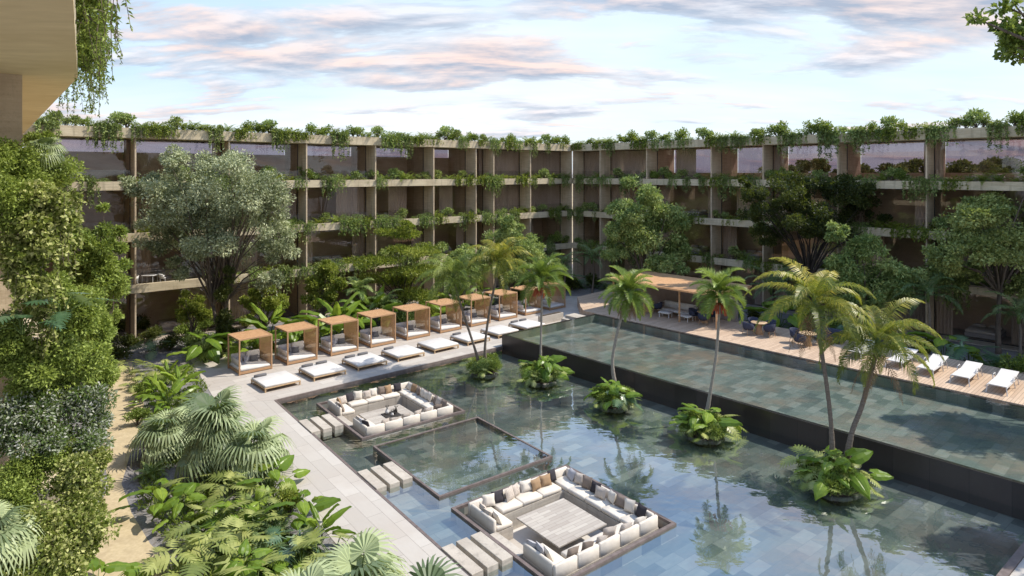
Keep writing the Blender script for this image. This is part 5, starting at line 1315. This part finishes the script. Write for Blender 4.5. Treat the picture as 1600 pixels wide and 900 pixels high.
mass('ivy_curtain', 'curtain of large yellow green ivy leaves hanging down the left wall', 'ivy', [(75, 315, 14.5, 42, 35), (60, 370, 14.3, 36, 50), (45, 430, 14.2, 30, 40), (95, 345, 15, 22, 35), (20, 400, 14, 25, 45), (60, 480, 14.4, 16, 30)], 'L_ivy', 12500, .105, .08, -.4, .62, per=10, strands=7, drop=1.3, spread=.28)
mass('hedge_shrub', 'dark green shrub mass in the middle of the left edge, above the white blossom', 'shrub', [(150, 520, 17, 28, 40), (152, 585, 16.5, 26, 40), (110, 505, 15.2, 45, 42), (60, 560, 14.6, 60, 40), (125, 565, 15.4, 38, 40), (10, 540, 14.2, 40, 50), (90, 460, 16, 35, 35), (135, 470, 20, 35, 30), (60, 600, 14.8, 60, 30)], 'L_green', 52000, .09, .045, tone=.78)
mass('flowering_shrub', 'shrub with clusters of white blossom at the left edge beside the sand path', 'flowering shrub', [(60, 635, 14.6, 60, 40), (150, 660, 15.6, 26, 40), (130, 630, 15.2, 42, 42), (15, 660, 14.2, 45, 45), (135, 685, 15, 34, 34), (60, 690, 14.4, 60, 34)], 'L_flower', 32000, .085, .04, tone=.55, spread=.3)
mass('hedge_shrub', 'fine leaved green shrub below the white blossom at the left edge', 'shrub', [(35, 745, 14, 55, 45), (10, 800, 13.4, 40, 50), (85, 725, 14.4, 40, 30)], 'L_green', 26000, .065, .035, tone=.78)
mass('ivy_mound', 'dense mound of small yellow green ivy leaves at the bottom left beside the path', 'ivy', [(115, 755, 14.2, 48, 48), (140, 790, 14.2, 30, 55), (140, 720, 14.8, 28, 34), (75, 835, 13.2, 70, 55), (118, 840, 13.6, 45, 60), (50, 900, 12.8, 90, 50), (115, 920, 13, 45, 50)], 'L_ivy', 40000, .08, .06, -.1, .55, spread=.28)
for k, (u, lab) in enumerate([(15.5, 'nearest the top edge'), (13.0, 'second from the top'), (10.6, 'third from the top'), (8.2, 'fourth from the top'), (6.0, 'fifth from the top'), (4.0, 'third from the slab corner'), (2.2, 'second from the slab corner'), (.6, 'at the slab corner')]):
    q = CN + Vector((0.557, -0.830)) * (u * .72 - .1) 
    px = 800 + q.x / q.y * 1000; py = 270 + (12 - 15.25) / q.y * 1000
    mass('hanging_fern', 'green fern strands hanging from the ochre roof slab, %s' % lab, 'hanging fern', [(px + 150 / q.y, py, q.y, 420 / q.y, 330 / q.y), (px + 300 / q.y, py + 500 / q.y, q.y, 250 / q.y, 330 / q.y)], 'L_green', 1500, .085, .03, -.5, .62, per=5, strands=6, drop=1.0)
for k in range(3):
    q = CN + uN * (1.5 + 2.2 * k); px = 800 + q.x / q.y * 1000; py = 270 + (12 - 15.25) / q.y * 1000
    mass('hanging_fern', 'dark fern strands below the receding edge of the ochre slab, %s from the corner' % nth(k + 1), 'hanging fern', [(px + 120 / q.y, py, q.y, 450 / q.y, 350 / q.y)], 'L_green', 900, .09, .035, -.5, .45, per=5, strands=8, drop=1.3)
for k, (px, py, Y, s_, key, lab) in enumerate([(100, 500, 14.5, .62, 'mond', 'deep green monstera with big split leaves above the hedge on the left'), (35, 520, 14.0, .55, 'mond', 'deep green monstera at the left edge below the ivy curtain'), (72, 255, 15.5, .3, 'fan2', 'fan palm leaves poking out of the upper left shrub'), (-10, 880, 12.5, .5, 'fan2', 'pale fan palm leaves at the lower left corner')]):
    v = P(px, py, Y); place(PR[key], v, 1.0 + k, lab, None, s_)
# ivy on the olive tree trunk
v = P(348, 480, 42.3)
mass('trunk_ivy', 'dark ivy sleeve wrapped around the stems of the big grey green tree', 'ivy', [(350, 500, 41.9, 13, 32), (352, 460, 41.9, 11, 28), (357, 425, 41.9, 8, 22), (346, 535, 41.9, 15, 22)], 'L_dark', 5200, .14, .09, -.3, .62, per=6)

# ground cover and sand path
def Gxy(px, py): v = G(px, py); return (v.x, v.y)
pathL = [(185, 560), (160, 590), (157, 640), (160, 700), (170, 760), (150, 800), (120, 860), (60, 960), (20, 1060)]
pathR = [(430, 1060), (360, 960), (290, 900), (235, 850), (205, 800), (190, 755), (205, 705), (222, 660), (225, 625), (213, 590), (205, 562)]
b = MB(); b.sheet([Gxy(*p) for p in pathL] + [Gxy(*p) for p in pathR], -0.004); tag(b.build('path', M['sand']), kind='structure')
def stuff_leaves(name, poly_px, n_, leaf, L, Wd, label, cat):
    pts = [Gxy(*p) for p in poly_px]; xs = [p[0] for p in pts]; ys = [p[1] for p in pts]; out = []
    rl = np.random.default_rng(5)
    def inside(x, y):
        c = False; j = len(pts) - 1
        for i in range(len(pts)):
            if (pts[i][1] > y) != (pts[j][1] > y) and x < (pts[j][0] - pts[i][0]) * (y - pts[i][1]) / (pts[j][1] - pts[i][1]) + pts[i][0]: c = not c
            j = i
        return c
    while len(out) < n_:
        x, y = rl.uniform(min(xs), max(xs)), rl.uniform(min(ys), max(ys))
        if inside(x, y) and math.sin(x * 2.1) + math.sin(y * 1.7 + x) > -.4: out.append((x, y, 0))
    Pp = np.array(out); D = rl.normal(size=(n_, 3)); D[:, 2] = np.abs(D[:, 2]) + .5; lm = LM(); Pp[:, 2] += rl.random(n_) * .2
    diamonds(lm, Pp, D, L * rl.uniform(.5, 1.4, n_), Wd, .5 + rl.normal(size=n_) * .2)
    tag(lm.build(name, M[leaf]), label, cat, kind='stuff')
stuff_leaves('ground_cover', [(220, 590), (300, 575), (430, 760), (520, 900), (700, 1100), (430, 1060), (300, 890), (215, 800), (235, 660)], 9000, 'L_green', .22, .06, 'low leafy ground cover filling the front bed', 'ground cover')
